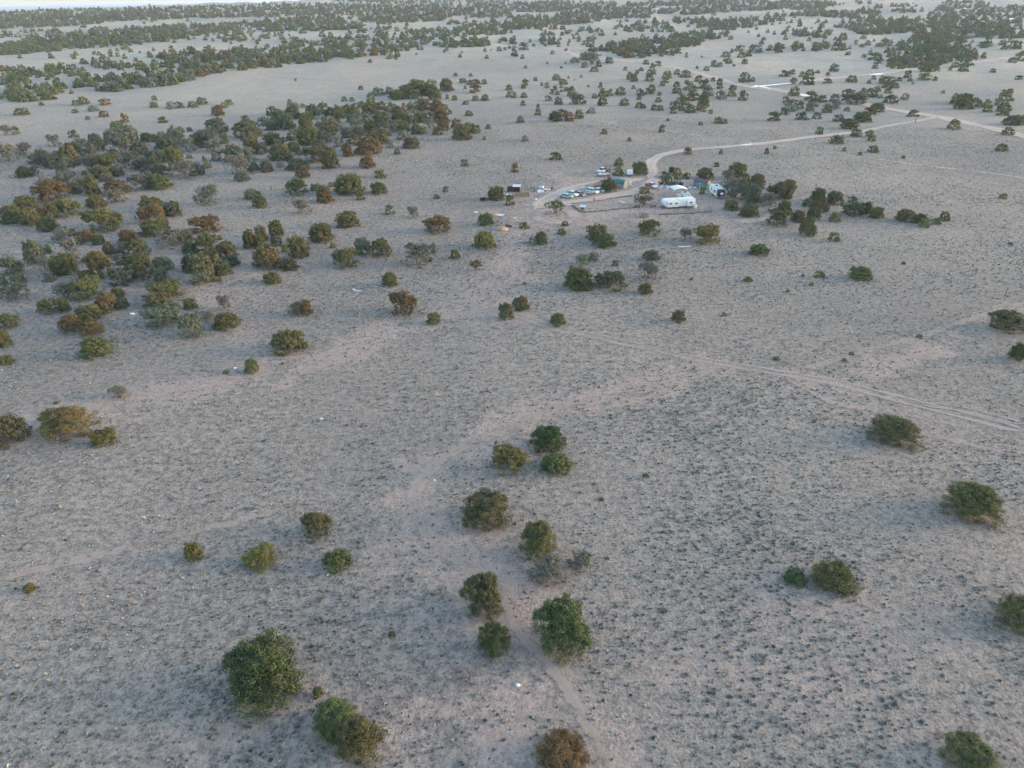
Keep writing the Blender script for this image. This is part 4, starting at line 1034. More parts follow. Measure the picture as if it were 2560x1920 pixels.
MB().tube((-1.9, -.6, 1.8), (.5, -.6, 1.8), .025).tube((-1.9, .6, 1.8), (.5, .6, 1.8), .025).build('roof_rack', P_STEEL, t)
car(thing('parked_car', (1496, 479.5), A_ROW + .25, 'pale green old car half hidden behind the white estate, rightmost in the row', 'car', 'vehicles parked in the row'), P_PALEG, 4.7, 1.78, 1.3, 1.0, .88, 1.34, roof_mat=P_CARW)

t = thing('red_pickup', (1628, 468.5), ang((1616, 465), (1640, 473)), 'red pickup with faded white hood and roof on the yard dirt', 'pickup')
MB().prism_y([(-2.6, .5), (-2.6, 1.1), (-.5, 1.1), (-.5, .5)], -.92, .92).build('bed', P_RED, t)
MB().box(-2.45, -.62, -.75, .75, 1.085, 1.12).build('bed_floor', P_RUST, t)
MB().prism_y([(-.499, .45), (-.499, 1.12), (1.2, 1.14), (1.2, .45)], -.93, .93).build('cab', P_RED, t)
MB().prism_y([(1.201, .45), (1.201, 1.12), (2.3, 1.05), (2.58, .85), (2.58, .45)], -.92, .92).build('hood', P_PINKW, t)
lo, hi = taper_cab(-.45, 1.3, 1.12, 1.72, .86, .74, .5, .12)
MB().loft([lo, hi]).build('windows', P_GLASS, t)
MB().box(-.36, .86, -.76, .76, 1.71, 1.79, .02).build('roof', P_PINKW, t)
wheels(t, (-1.7, 1.7), .84, .38, .24)
for s in (-1, 1): MB().box(2.56, 2.62, s * .64 - .16, s * .64 + .16, .66, .84, .01).build('headlight', P_SHEET, t)
MB().box(2.57, 2.72, -.92, .92, .4, .58, .02).build('bumper', P_STEEL, t)

t = thing('flatbed_truck', (1511, 431), ang((1527, 427), (1494, 432.5)), 'white flatbed truck with black headache rack beyond the yard lane', 'truck')
MB().prism_y([(.3, .55), (.3, 1.25), (1.9, 1.28), (2.95, 1.05), (3.2, .8), (3.2, .5)], -.98, .98).build('cab', P_CARW, t)
lo, hi = taper_cab(.35, 2.1, 1.25, 1.95, .9, .78, .6, .1)
MB().loft([lo, hi]).build('windows', P_GLASS, t)
MB().box(.42, 1.55, -.8, .8, 1.94, 2.03, .02).build('roof', P_CARW, t)
MB().box(.05, .2, -1.05, 1.05, .9, 2.15).build('headache_rack', P_BLACK, t)
MB().box(-3.3, .0, -1.1, 1.1, .92, 1.03).build('flatbed', P_BLACK, t)
MB().box(-3.0, .3, -.45, -.3, .6, .92).box(-3.0, .3, .3, .45, .6, .92).build('chassis', P_RUST, t)
wheels(t, (-2.0, 2.2), .88, .42, .26)
MB().box(3.18, 3.32, -.95, .95, .45, .62, .02).build('bumper', P_BLACK, t)
for s in (-1, 1): MB().box(3.17, 3.23, s * .68 - .16, s * .68 + .16, .7, .88, .01).build('headlight', P_SHEET, t)

t = thing('low_platform', (1508, 440.5), .05, 'low pale grey platform standing on dark red legs in front of flatbed truck', 'platform')
MB().box(-2.1, 2.1, -1.4, 1.4, .85, 1.0, .03).build('top', simple('pale_grey_boards', (.50, .49, .50), .7, 0, .12, 2), t)
for x in (-1.9, 1.9):
    for y in (-1.2, 1.2): MB().box(x - .14, x + .14, y - .14, y + .14, 0, .85).build('leg', P_DKRED, t)

t = thing('box_trailer', (1573, 440.5), -.05, 'small white box trailer with dark frame between two green junipers', 'trailer')
MB().box(-.85, 1.15, -.85, .85, .75, 2.3, .04).build('box', P_WHITE, t)
MB().box(-1.3, 1.3, -.9, .9, .5, .75).build('frame', P_BLACK, t)
MB().tube((-1.3, .5, .55), (-2.2, 0, .5), .06).tube((-1.3, -.5, .55), (-2.2, 0, .5), .06).build('drawbar', P_BLACK, t)
wheels(t, (.1,), .95, .34, .2)
MB().box(-.25, .55, -.875, -.85, .85, 2.15).build('door', P_SHEET, t)

def gambrel(t, L, W, wall, eave, ridge, mat_wall, mat_roof, mat_gable, curved=False):
    h = W / 2
    MB().box(-L/2, L/2, -h, h, 0, eave).build('walls', mat_wall, t)
    if curved: pts = [(-h * math.cos(a), eave + (ridge - eave) * math.sin(a)) for a in np.linspace(0, math.pi, 13)]
    else: pts = [(-h, eave), (-h * .68, eave + (ridge - eave) * .68), (0, ridge), (h * .68, eave + (ridge - eave) * .68), (h, eave)]
    for x in (-L/2, L/2):
        s = 1 if x > 0 else -1
        MB().prism_x(pts, x - .06 * s, x + .012 * s).build('gable', mat_gable, t)
    o = [(y * 1.06, z + .03) for y, z in pts]; o[0] = (o[0][0], eave - .1); o[-1] = (o[-1][0], eave - .1)
    inn = [(y, z - .0) for y, z in pts]
    ring = o + [(y * 1.0, z + .004) for y, z in reversed(pts)]
    MB().prism_x(ring, -L/2 - .15, L/2 + .15).build('roof', mat_roof, t)

t = thing('teal_roofed_shed', (1549, 469), ang((1530, 467.5), (1559, 472.5)), 'grey shed with rounded teal metal roof and beige end beside the juniper', 'shed')
gambrel(t, 4.9, 2.9, None, 1.75, 3.05, P_GREYW, P_TEAL, P_BEIGE, True)
MB().box(2.453, 2.47, -1.44, 1.44, .02, 1.75).build('end_wall', P_BEIGE, t)
MB().box(2.475, 2.53, -.5, .5, .03, 1.95).build('door', P_BEIGE, t)
MB().box(2.535, 2.56, .36, .42, .95, 1.08).build('handle', P_STEEL, t.children[-1])
t = thing('chest_cabinet', (1575, 466), .1, 'tall white cabinet standing at the beige end of the teal-roofed shed', 'cabinet')
MB().box(-.45, .45, -.35, .35, .08, 1.75, .04).build('case', P_PAPER, t)
MB().box(-.40, .40, -.375, -.355, .95, 1.68).build('door', P_SHEET, t); MB().box(-.40, .40, -.375, -.355, .14, .9).build('door', P_SHEET, t)
MB().box(-.4, .4, -.3, .3, 0, .08).build('plinth', P_BLACK, t)

t = thing('green_shed', (1755, 470), ang((1737.5, 467.2), (1769.5, 473.4)), 'dark green gambrel shed with brown roof, pale trim and yellow gable', 'shed')
gambrel(t, 5.7, 2.7, None, 2.0, 3.25, P_GREEN, P_BROWNR, P_YELLOW)
for x in (-1.9, 1.9):
    w = MB().box(x - .36, x + .36, -1.385, -1.352, .95, 1.65).build('window', P_TRIM, t)
    MB().box(x - .27, x + .27, -1.40, -1.387, 1.03, 1.27).box(x - .27, x + .27, -1.40, -1.387, 1.33, 1.57).build('pane', P_GLASS, w)
for x in (-.52, .52):
    d = MB().box(x - .5, x + .5, -1.385, -1.352, .08, 1.85).build('door', P_TRIM, t)
    MB().box(x - .38, x + .38, -1.40, -1.387, .2, .95).box(x - .38, x + .38, -1.40, -1.387, 1.05, 1.73).build('panel', P_GREEN, d)

def tote(px, r, h, rz, label, mat, cage, cat='tank'):
    t = thing('water_tank', px, rz, label, cat)
    n = 24
    prof = [(r * .96, .0), (r, .08), (r, h * .30), (r * .975, h * .33), (r, h * .36), (r, h * .62), (r * .975, h * .65), (r, h * .68), (r, h * .9), (r * .93, h * .96), (r * .35, h)]
    MB().lathe(prof, n=n).build('body', mat, t, False)
    MB().lathe([(r * .28, h - .02), (r * .28, h + .12), (r * .24, h + .16)], n=14).build('lid', mat, t)
    if cage:
        m = MB()
        for sx in (-1, 1):
            for sy in (-1, 1): m.tube((sx * (r + .15), sy * (r + .15), 0), (sx * (r + .15), sy * (r + .15), h + .45), .06)
        for sy in (-1, 1): m.tube((-r - .2, sy * (r + .15), h + .45), (r + .2, sy * (r + .15), h + .45), .06)
        for sx in (-1, 1): m.tube((sx * (r + .15), -r - .15, h + .42), (sx * (r + .15), r + .15, h + .42), .05)
        m.build('frame', P_SHEET, t)
    return t
tote((1679.5, 431), 1.25, 2.15, 0, 'black round water tank behind the yard junipers, by the driveway', P_BLACK, False)
tote((1700.5, 465.5), .95, 1.5, .1, 'dark tank under a pale pipe frame above the white canopy', P_BLACK, True)
t = thing('tall_tank', (1777, 477), 0, 'tall narrow white tank at the right end of the green shed', 'tank')
MB().lathe([(.62, .35), (.64, .42), (.64, 2.25), (.58, 2.4), (.2, 2.46)], n=20).build('body', P_PAPER, t)
MB().box(-.6, .6, -.6, .6, 0, .35).build('stand', P_STEEL, t)
MB().lathe([(.16, 2.45), (.16, 2.55), (.13, 2.57)], n=12).build('lid', P_SHEET, t)

# long white travel trailer with two slide-outs
t = thing('travel_trailer', (1695, 517.8), ang((1659, 520.8), (1731, 516.6)), 'long white travel trailer with two slide-outs and three dark windows', 'trailer')
L, h = 10.6, 1.22
pr = [(-L/2 + .75, .5), (-L/2 + .05, 1.35), (-L/2 - .15, 1.75), (-L/2 + .05, 2.62), (-L/2 + .35, 2.82), (L/2 - .35, 2.82), (L/2 - .02, 2.62), (L/2, .9), (L/2 - .25, .5)]
MB().prism_y(pr, -h, h).build('body', P_WHITE, t)
MB().box(-L/2 + .3, L/2 - .3, -h - .03, h + .03, 2.822, 2.87).build('roof', P_ROOFW, t)
MB().box(-.55, .35, -.4, .4, 2.872, 3.06, .06).build('air_conditioner', P_PAPER, t)
for x in (-2.7, 2.6): MB().box(x - .2, x + .2, -.2, .2, 2.872, 2.95, .03).build('roof_vent', P_PAPER, t)
for x0, x1, wins in ((-4.25, -.55, (-3.3, -1.4)), (2.35, 4.75, (3.55,))):
    so = MB().box(x0, x1, -h - .55, -h, .58, 2.35, .04).build('slide_out', P_WHITE, t)
    MB().box(x0 + .03, x1 - .03, -h - .566, -h - .552, 1.1, 1.2).build('stripe', P_STRIPE, so)
    for wx in wins:
        w = MB().box(wx - .46, wx + .46, -h - .585, -h - .552, 1.45, 1.95).build('window', P_GLASS, t)
        MB().box(wx - .02, wx + .02, -h - .60, -h - .586, 1.45, 1.95).box(wx - .46, wx - .02, -h - .60, -h - .586, 1.685, 1.715).box(wx + .02, wx + .46, -h - .60, -h - .586, 1.685, 1.715).build('frame', P_PAPER, w)
MB().box(-.5, 2.3, -h - .014, -h - .002, 1.1, 1.2).build('stripe', P_STRIPE, t)
wheels(t, (.15, 1.0, 1.85), h - .1, .36, .22)
MB().box(-L/2 + .6, L/2 - .3, -h + .15, h - .15, .38, .5).build('chassis', P_BLACK, t)
MB().tube((-L/2 + .8, -.7, .45), (-L/2 - .9, 0, .42), .07).tube((-L/2 + .8, .7, .45), (-L/2 - .9, 0, .42), .07).build('drawbar', P_BLACK, t)
for x in (-4.3, 4.6):
    for y in (-.9, .9): MB().box(x - .06, x + .06, y - .06, y + .06, 0, .4).build('jack', P_STEEL, t)

t = thing('propane_tank', (1737.5, 520.3), 0, 'white round-topped propane tank at the right end of the long trailer', 'tank')
MB().lathe([(.3, .0), (.42, .06), (.45, .15), (.45, 1.05), (.36, 1.25), (.15, 1.34)], n=18).build('body', P_PAPER, t)
MB().lathe([(.2, 1.3), (.2, 1.48), (.17, 1.48)], n=12).build('collar', P_SHEET, t)

# older trailer behind it
rz = ang((1719, 514), (1706, 497.5)) + math.pi
t = thing('old_trailer', (1714, 506), rz, 'older cream-roofed trailer with open doorway behind the long white trailer', 'trailer')
MB().prism_y([(-3.9, .5), (-3.95, 2.4), (-3.7, 2.68), (3.6, 2.68), (4.1, 2.2), (4.2, 1.4), (3.7, .5)], -1.25, 1.25).build('body', simple('dull_white_siding', (.52, .52, .50), .5, 0, .12, 1.5, (.38, .36, .33)), t)
MB().box(-3.75, 3.7, -1.3, 1.3, 2.682, 2.74).build('roof', P_CREAM, t)
MB().box(-2.9, -2.2, -.35, .35, 2.742, 2.95, .05).build('roof_vent', P_BLACK, t)
for x, y in ((.9, -.3), (1.9, .35)): MB().box(x - .14, x + .14, y - .14, y + .14, 2.742, 2.85).build('vent_cap', P_BLACK, t)
MB().box(-.6, .2, -1.275, -1.252, .6, 2.3).build('doorway', P_BLACK, t)
for x in (-2.4, 1.9): MB().box(x - .5, x + .5, -1.275, -1.252, 1.45, 2.05).build('window', P_GLASS, t)
wheels(t, (-.9, -.1), 1.12, .34, .2)
m = MB()
for x in (-2.2, .9): m.tube((x, -2.9, 0), (x, -2.9, 2.15), .05)
m.build('awning_post', P_STEEL, t)
MB().loft([[(-2.5, -1.25, 2.5), (1.2, -1.25, 2.5), (1.2, -1.25, 2.54), (-2.5, -1.25, 2.54)], [(-2.5, -3.0, 2.15), (1.2, -3.0, 2.15), (1.2, -3.0, 2.19), (-2.5, -3.0, 2.19)]]).build('awning', P_CREAM, t)

# cream canopy on posts
t = thing('canopy', (1695.5, 487.5), rz - math.pi / 2 + .15, 'cream arched canopy on thin posts behind the older trailer', 'canopy')
top = []
for x in np.linspace(-2.5, 2.5, 11):
    z = 2.25 + .55 * (1 - (x / 2.5) ** 2)
    top.append((x, z))
MB().loft([[(x, -2.6, z) for x, z in top] + [(x, -2.6, z + .05) for x, z in reversed(top)], [(x, 0, z + .12) for x, z in top] + [(x, 0, z + .17) for x, z in reversed(top)],
           [(x, 2.6, z) for x, z in top] + [(x, 2.6, z + .05) for x, z in reversed(top)]]).build('cover', simple('cream_tarp', (.80, .76, .66), .6, 0, .06, 1.0), t)
for x in (-2.35, 2.35):
    for y in (-2.3, 2.3): MB().tube((x, y, 0), (x, y, 2.3), .045).build('post', P_STEEL, t)

# fifth-wheel trailer, nose to the viewer
rz = ang((1783, 484), (1801, 497.5))
t = thing('fifth_wheel_trailer', (1792.5, 491), rz, 'white and grey trailer with black front cap beside the big junipers', 'trailer')
MB().prism_y([(-4.4, .65), (-4.45, 3.0), (-4.2, 3.2), (2.9, 3.2), (2.9, .65)], -1.22, 1.22).build('body', P_WHITE, t)
MB().prism_y([(2.902, 1.0), (2.902, 3.2), (3.6, 3.12), (4.3, 2.7), (4.5, 2.0), (4.2, 1.25), (3.6, 1.0)], -1.2, 1.2).build('front_cap', P_BLACK, t)
oval = [(4.46 + .10, .62 * math.cos(a), 1.98 + .36 * math.sin(a)) for a in np.linspace(0, 2 * math.pi, 20, endpoint=False)]
MB().loft([[(4.30, y, z) for _, y, z in oval], [(4.53, y * .96, z) for _, y, z in oval]]).build('emblem', P_PAPER, t)
MB().box(-4.2, 3.3, -1.25, 1.25, 3.202, 3.26).build('roof', simple('grey_white_roof', (.55, .56, .56), .6, 0, .1, 1.5), t)
MB().box(-2.2, -1.3, -.4, .4, 3.262, 3.5, .06).build('air_conditioner', P_BLACK, t)
MB().box(.8, 1.2, -.2, .2, 3.262, 3.36, .03).build('roof_vent', P_PAPER, t)
MB().loft([[(-1.6, -1.236, 1.2), (.2, -1.236, 1.2), (1.6, -1.236, 2.4), (.2, -1.236, 2.4)], [(-1.6, -1.222, 1.2), (.2, -1.222, 1.2), (1.6, -1.222, 2.4), (.2, -1.222, 2.4)]]).build('stripe', P_BLACK, t)
MB().box(-3.3, -2.3, -1.245, -1.222, 1.7, 2.35).box(1.8, 2.5, -1.245, -1.222, 1.7, 2.35).build('window', P_GLASS, t)
MB().box(-.9, -.2, -1.25, -1.222, .7, 2.6).build('door', P_SHEET, t)
wheels(t, (-1.6, -.75), 1.12, .38, .22)
MB().box(-4.3, 2.8, -1.1, 1.1, .48, .65).build('chassis', P_BLACK, t)
for y in (-.8, .8): MB().box(3.0, 3.15, y - .07, y + .07, 0, 1.05).build('landing_leg', P_STEEL, t)

# wooden lean-to, planks, corral posts
t = thing('lean_to_shed', (1287, 479), -.12, 'brown plank lean-to with pale metal roof sheet left of the lane', 'shed')
MB().box(-2.6, -.5, .9, 1.0, 0, 1.7).box(-.5, 1.9, .9, 1.0, 0, 2.0).build('back_wall', P_WOOD, t)
MB().box(-2.6, -2.5, -1.0, .9, 0, 1.5).build('side_wall', P_WOOD, t); MB().box(1.8, 1.9, -1.0, .9, 0, 1.8).build('side_wall', P_WOOD, t)
MB().box(-.5, -.42, -1.0, .9, 0, 1.75).build('partition', P_WOOD, t)
for x in (-2.5, -.45, 1.85): MB().box(x - .07, x + .07, -1.16, -1.02, 0, 1.9).build('post', P_POST, t)
MB().loft([[(-.7, -1.4, 1.98), (2.2, -1.4, 1.98), (2.2, -1.4, 2.03), (-.7, -1.4, 2.03)], [(-.7, 1.15, 2.25), (2.2, 1.15, 2.25), (2.2, 1.15, 2.3), (-.7, 1.15, 2.3)]]).build('roof', P_SHEET, t)
t = thing('plank_pen', (1305, 489.5), -.05, 'low pen of pale weathered planks in front of the lean-to', 'pen')
for k, (x0, x1, y0, y1) in enumerate(((-2.3, 2.4, -1.25, -1.15), (-2.3, 2.4, 1.2, 1.3), (-2.4, -2.3, -1.25, 1.3), (2.4, 2.5, -1.25, 1.3))):
    MB().box(x0, x1, y0, y1, .05, .95).build('plank_side', P_WOODL, t)
for x in (-2.35, 0, 2.45): MB().box(x - .08, x + .08, -1.34, -1.26, 0, 1.1).build('post', P_POST, t)
for k, (px, hh) in enumerate((((1313.5, 475), 2.0), ((1319, 475.5), 1.5), ((1327.5, 474), 2.3), ((1334.5, 477.5), 1.9))):
    p = at(*px); o = MB().tube((0, 0, -.1), (.06 * (k - 1.5), .04, hh), .10, .08).build('corral_post', P_POST); o.location = tuple(p)
    tag(o, ['first weathered corral post right of the lean-to roof', 'shortest weathered corral post, second from the lean-to', 'tallest weathered corral post right of the lean-to', 'weathered corral post nearest the white junk pile'][k], 'post', 'corral posts by the lean-to')
t = thing('flat_sheet', (1270, 487), .1, 'pale sheet metal lying between round rusty juniper and plank pen', 'sheet')
MB().box(-1.3, 1.3, -.7, .7, .12, .16).build('sheet', P_SHEET, t); MB().box(-1.0, 1.1, -.5, .5, 0, .12).build('pallet', P_WOOD, t)

# junk by the bend of the lane
t = thing('open_cabinet', (1353.5, 470), -.4, 'white open-topped cabinet with rusty inside, above the junk pile', 'cabinet')
MB().box(-.75, .75, -.5, -.45, 0, .8).box(-.75, .75, .45, .5, 0, .8).box(-.75, -.7, -.45, .45, 0, .8).box(.7, .75, -.45, .45, 0, .8).build('case', P_PAPER, t)
MB().box(-.7, .7, -.45, .45, .5, .56).build('inside', P_RUST, t)
t = thing('leaning_scrap', (1352, 480.5), .3, 'pale blue-white scrap panels leaning together at the lane bend', 'scrap')
MB().loft([[(-1.2, -.5, .0), (.4, -.5, 0), (.4, -.46, 0), (-1.2, -.46, 0)], [(-1.2, .2, .9), (.4, .2, .9), (.4, .24, .9), (-1.2, .24, .9)]]).build('panel', P_SHEET, t)
MB().loft([[(.2, -.6, 0), (1.3, -.2, 0), (1.3, -.16, 0), (.2, -.56, 0)], [(.1, -.1, .75), (1.2, .3, .75), (1.2, .34, .75), (.1, -.06, .75)]]).build('panel', P_BLUEBAG, t)
t = thing('scrap_table', (1368, 478), -.2, 'grey sheet-topped bench at the lane bend, right of the scrap panels', 'bench')
MB().box(-1.2, 1.2, -.6, .6, .62, .68).build('top', P_SHEET, t)
for x in (-1.05, 1.05):
    for y in (-.45, .45): MB().box(x - .05, x + .05, y - .05, y + .05, 0, .62).build('leg', P_STEEL, t)
t = thing('scrap_arch', (1369, 483.5), .2, 'bent white pipe arch lying in front of the grey bench', 'scrap')
m = MB(); pts = [(-.9 + 1.8 * k / 8, 0, .12 + .55 * math.sin(math.pi * k / 8)) for k in range(9)]
for a, b in zip(pts[:-1], pts[1:]): m.tube(a, b, .09)
m.build('pipe', P_PAPER, t)
t = thing('rusty_drum', (1380, 474.5), 0, 'small rusty drum beside the lane bend', 'drum')
MB().lathe([(.36, 0), (.38, .04), (.38, .3), (.40, .33), (.38, .36), (.38, .62), (.40, .65), (.38, .68), (.38, .92), (.34, .93)], n=16).build('shell', P_RUST, t)
MB().lathe([(.33, .931), (.33, .95)], n=16).build('lid', P_BLACK, t)

t = thing('long_flat_trailer', (1489, 466.5), ang((1470, 470.5), (1508, 460.5)), 'long grey slatted trailer bed behind the row of cars', 'trailer')
MB().box(-4.6, 4.2, -1.0, 1.0, .75, .9).build('deck', P_DECK, t)
for s in (-1, 1): MB().box(-4.6, 4.2, s * 1.02 - .02, s * 1.02 + .02, .55, 1.35).build('side_rail', P_DECK, t)
m = MB()
for k in range(9): m.box(-4.5 + k * 1.07, -4.4 + k * 1.07, -1.07, -1.045, .5, 1.4)
m.build('stakes', P_RUST, t)
MB().box(4.2, 4.3, -1.0, 1.0, .6, 1.5).build('headboard', P_BLACK, t)
wheels(t, (-2.2, -1.3), .8, .38, .22)
t = thing('upturned_boat', (1463.5, 470), ang((1457, 469), (1471, 469.5)), 'small white upturned boat at the end of the long slatted trailer', 'boat')
L_ = []
for k in range(9):
    u = -1 + 2 * k / 8; w = max(.04, .62 * (1 - abs(u) ** 2.4)); hz_ = max(.04, .42 * (1 - .5 * u * u))
    L_.append([(u * 1.6, w * math.cos(a), hz_ * math.sin(a) + .02) for a in np.linspace(0, math.pi, 7)])
MB().loft(L_).build('hull', P_PAPER, t)
MB().tube((-1.45, 0, .26), (1.45, 0, .26), .03).build('keel', P_SHEET, t) if False else MB().box(-1.0, 1.0, -.03, .03, .40, .48).build('keel', P_SHEET, t)

# rubbish strip below the yard trees
rb = random.Random(4)
RUB = [(1643, 461), (1648, 464.5), (1654, 467), (1657, 463.5), (1661, 468.5), (1666, 465.5), (1671, 469), (1675, 466), (1679, 470.5), (1684, 467), (1688, 472), (1668, 471.5), (1651, 470), (1692, 469.5)]
for k, px in enumerate(RUB):
    p = at(*px); s = rb.uniform(.3, .55)
    o = MB().lump(0, 0, 0, s * 1.3, s, s * .9, k, .3).build('rubbish_bag', (P_PAPER, P_BLUEBAG, P_SHEET)[k % 3]); o.location = tuple(p)
    tag(o, 'pale plastic rubbish bag in the littered strip below the yard junipers', 'rubbish bag', 'rubbish bags below the yard junipers')
RUB2 = [(1726, 470, 'left'), (1732, 472.5, 'middle'), (1738, 470, 'second from right'), (1744, 468.5, 'rightmost')]
for k, (x, y, w) in enumerate(RUB2):
    p = at(x, y); o = MB().lump(0, 0, 0, .7, .5, .45, 30 + k, .3).build('rubbish_bag', (P_PAPER, P_BLUEBAG)[k % 2]); o.location = tuple(p)
    tag(o, '%s of four pale rubbish bags beside the green shed wall' % w, 'rubbish bag', 'rubbish bags by the green shed')

# garden: stone edging, dog house, boards, garden tables
def stone_line(name, px, label, seed, hgt=.48):
    L = world_line(px, .42); m = MB(); r = random.Random(seed)
    for x, y in L:
        m.lump(x + r.uniform(-.14, .14), y + r.uniform(-.14, .14), float(terrain(x, y)) - .03, r.uniform(.28, .55), r.uniform(.22, .4), r.uniform(.22, hgt), r.randint(0, 9999), .3, 6, 4)
    c = L.mean(0); o = m.build(name, P_STONE)
    me = o.data; z0 = float(terrain(c[0], c[1])); me.transform(Matrix.Translation((-c[0], -c[1], -z0))); o.location = (c[0], c[1], z0)
    tag(o, label, 'stone edging')
stone_line('stone_edging', [(1432, 515), (1445, 525), (1460, 530.5), (1500, 528.5), (1545, 523), (1592, 519)], 'low stone edging along the front of the bare garden plot', 1)
stone_line('stone_edging', [(1430, 511), (1482, 505), (1540, 495), (1580, 490)], 'low stone edging along the lane behind the garden plot', 2)
stone_line('stone_edging', [(1650, 537), (1700, 535), (1778, 530)], 'low stone edging in front of the long white trailer', 3)
t = thing('dog_house', (1457, 523), -.25, 'little brown kennel with white sheet roof in the garden plot', 'kennel')
MB().box(-.75, .75, -.55, .55, 0, .85).build('walls', P_WOODL, t)
MB().loft([[(-1.0, -.8, .82), (.95, -.8, .82), (.95, -.8, .87), (-1.0, -.8, .87)], [(-1.0, .75, 1.2), (.95, .75, 1.2), (.95, .75, 1.25), (-1.0, .75, 1.25)]]).build('roof', P_SHEET, t)
MB().box(-.25, .25, -.565, -.552, .05, .62).build('doorway', P_BLACK, t)
def flat(name, px, sx, sy, rz, mat, label, cat, z=.06, bend=0.0):
    p = at(*px); m = MB()
    n = 7; tp = [(-sx / 2 + sx * k / (n - 1), z + bend * (2 * k / (n - 1) - 1) ** 2) for k in range(n)]
    m.loft([[(x, -sy / 2, zz) for x, zz in tp] + [(x, -sy / 2, zz + .06) for x, zz in reversed(tp)], [(x, sy / 2, zz) for x, zz in tp] + [(x, sy / 2, zz + .06) for x, zz in reversed(tp)]])
    o = m.build(name, mat); o.location = tuple(p); o.rotation_euler = (0, 0, rz)
    return tag(o, label, cat)
flat('white_board', (1555, 505.5), 2.2, .5, -.9, P_PAPER, 'white board lying in the middle of the garden plot', 'board')
flat('white_sheet', (1711, 617), 3.6, .45, .12, P_PAPER, 'long white strip lying below the homestead near the yellow-green juniper', 'strip', .06, .05)
flat('white_strip', (893, 727.5), 2.6, .38, -.55, P_PAPER, 'curved white strip lying on the open flat by itself', 'strip', .05, .18)
flat('sheet_metal', (1252.5, 540), 1.8, 2.2, -.25, P_SHEET, 'pale panel leaning beside the orange dirt mound', 'panel', .25, .05)
flat('white_litter', (1320, 514), 1.3, .35, .1, P_PAPER, 'thin white scrap left of the turning-circle juniper', 'scrap', .04, .12)
flat('tarp', (1656, 535), 2.1, 1.1, .2, P_BLUE, 'crumpled bright blue tarp in front of the long white trailer', 'tarp', .1, .12)
for (x, y, s, l) in ((804, 1046.5, .2, 'white plastic lump alone on the left foreground range'), (330, 785, .42, 'white plastic scrap below the left thicket junipers'), (588, 921, .3, 'white scrap left of the round yellow-green juniper'),
                     (1294, 1713, .19, 'white plastic scrap beside the footpath near the bottom'), (1086, 1200.5, .16, 'tiny white scrap on the reddish bare patch'), (1190, 531, .5, 'white bucket-sized scrap left of the orange dirt mound'), (1340, 499, .5, 'white lump beside the lane left of the turning circle')):
    p = at(x, y); o = MB().lump(0, 0, 0, s * 1.35, s, s * .7, int(x), .25).build('plastic_scrap', P_PAPER); o.location = tuple(p); tag(o, l, 'litter')
for k, (px, rx, ry, rz_, l) in enumerate((((1236, 539.5), 1.6, 1.5, .95, 'orange earth mound beside the leaning pale panel'), ((1256, 574), 1.9, 1.7, .95, 'orange earth mound with a dark barrel, below the olive juniper'), ((1282, 545), 1.2, 1.3, .35, 'flat orange earth heap right of the pale panel'))):
    p = at(*px); o = MB().lump(0, 0, -.05, rx, ry, rz_, 50 + k, .16, 14, 7).build('earth_mound', P_EARTH, None, True); o.location = tuple(p); tag(o, l, 'mound', 'orange earth mounds')
t = thing('dark_barrel', (1271.5, 567.5), -.7, 'dark rusty pipe lying on the orange mound edge', 'pipe')
MB().tube((-1.1, 0, .42), (1.1, 0, .42), .40, .38, 14).build('shell', P_RUST, t); MB().tube((1.1, 0, .42), (1.14, 0, .42), .3, .3, 14).build('mouth', P_BLACK, t)
t = thing('stock_tank', (1207.5, 500), 0, 'black round stock tank left of the round rusty juniper', 'tank')
MB().lathe([(1.0, 0), (1.05, .05), (1.08, .6), (1.1, .66), (1.0, .66), (.98, .25), (.2, .2)], n=22).build('shell', P_BLACK, t)
MB().lathe([(.99, .3), (.2, .31)], n=22).build('lining', P_BLUEBAG, t) if False else None
for px, l in (((1626.5, 488), 'dark bench right of the small olive juniper in the yard'), ((1591, 493), 'dark bench left of the rusty garden juniper'), ((1593, 519), 'dark bench below the rusty garden juniper, left'), ((1632, 517.5), 'dark bench below the rusty garden juniper, right')):
    t = thing('yard_bench', px, rb.uniform(-.3, .3), l, 'bench', 'dark benches round the garden junipers')
    MB().box(-.85, .85, -.4, .4, .55, .63).build('top', P_WOOD, t)
    for x in (-.7, .7): MB().box(x - .06, x + .06, -.35, .35, 0, .55).build('leg', P_BLACK, t)

# branch heap
m = MB(); r = random.Random(8)
for k in range(34):
    a = r.uniform(-.9, .9); x, y, L = r.uniform(-3.2, 3.2), r.uniform(-2.4, 2.4), r.uniform(.8, 2.4)
    m.tube((x - L / 2 * math.cos(a), y - L / 2 * math.sin(a), r.uniform(.05, .4)), (x + L / 2 * math.cos(a), y + L / 2 * math.sin(a), r.uniform(.05, .5)), r.uniform(.06, .12), .04, 5)
o = m.build('brush_pile', P_BRANCH); o.location = tuple(at(1437, 435)); tag(o, 'heap of bleached branches on the grass above the lane', 'brush pile')

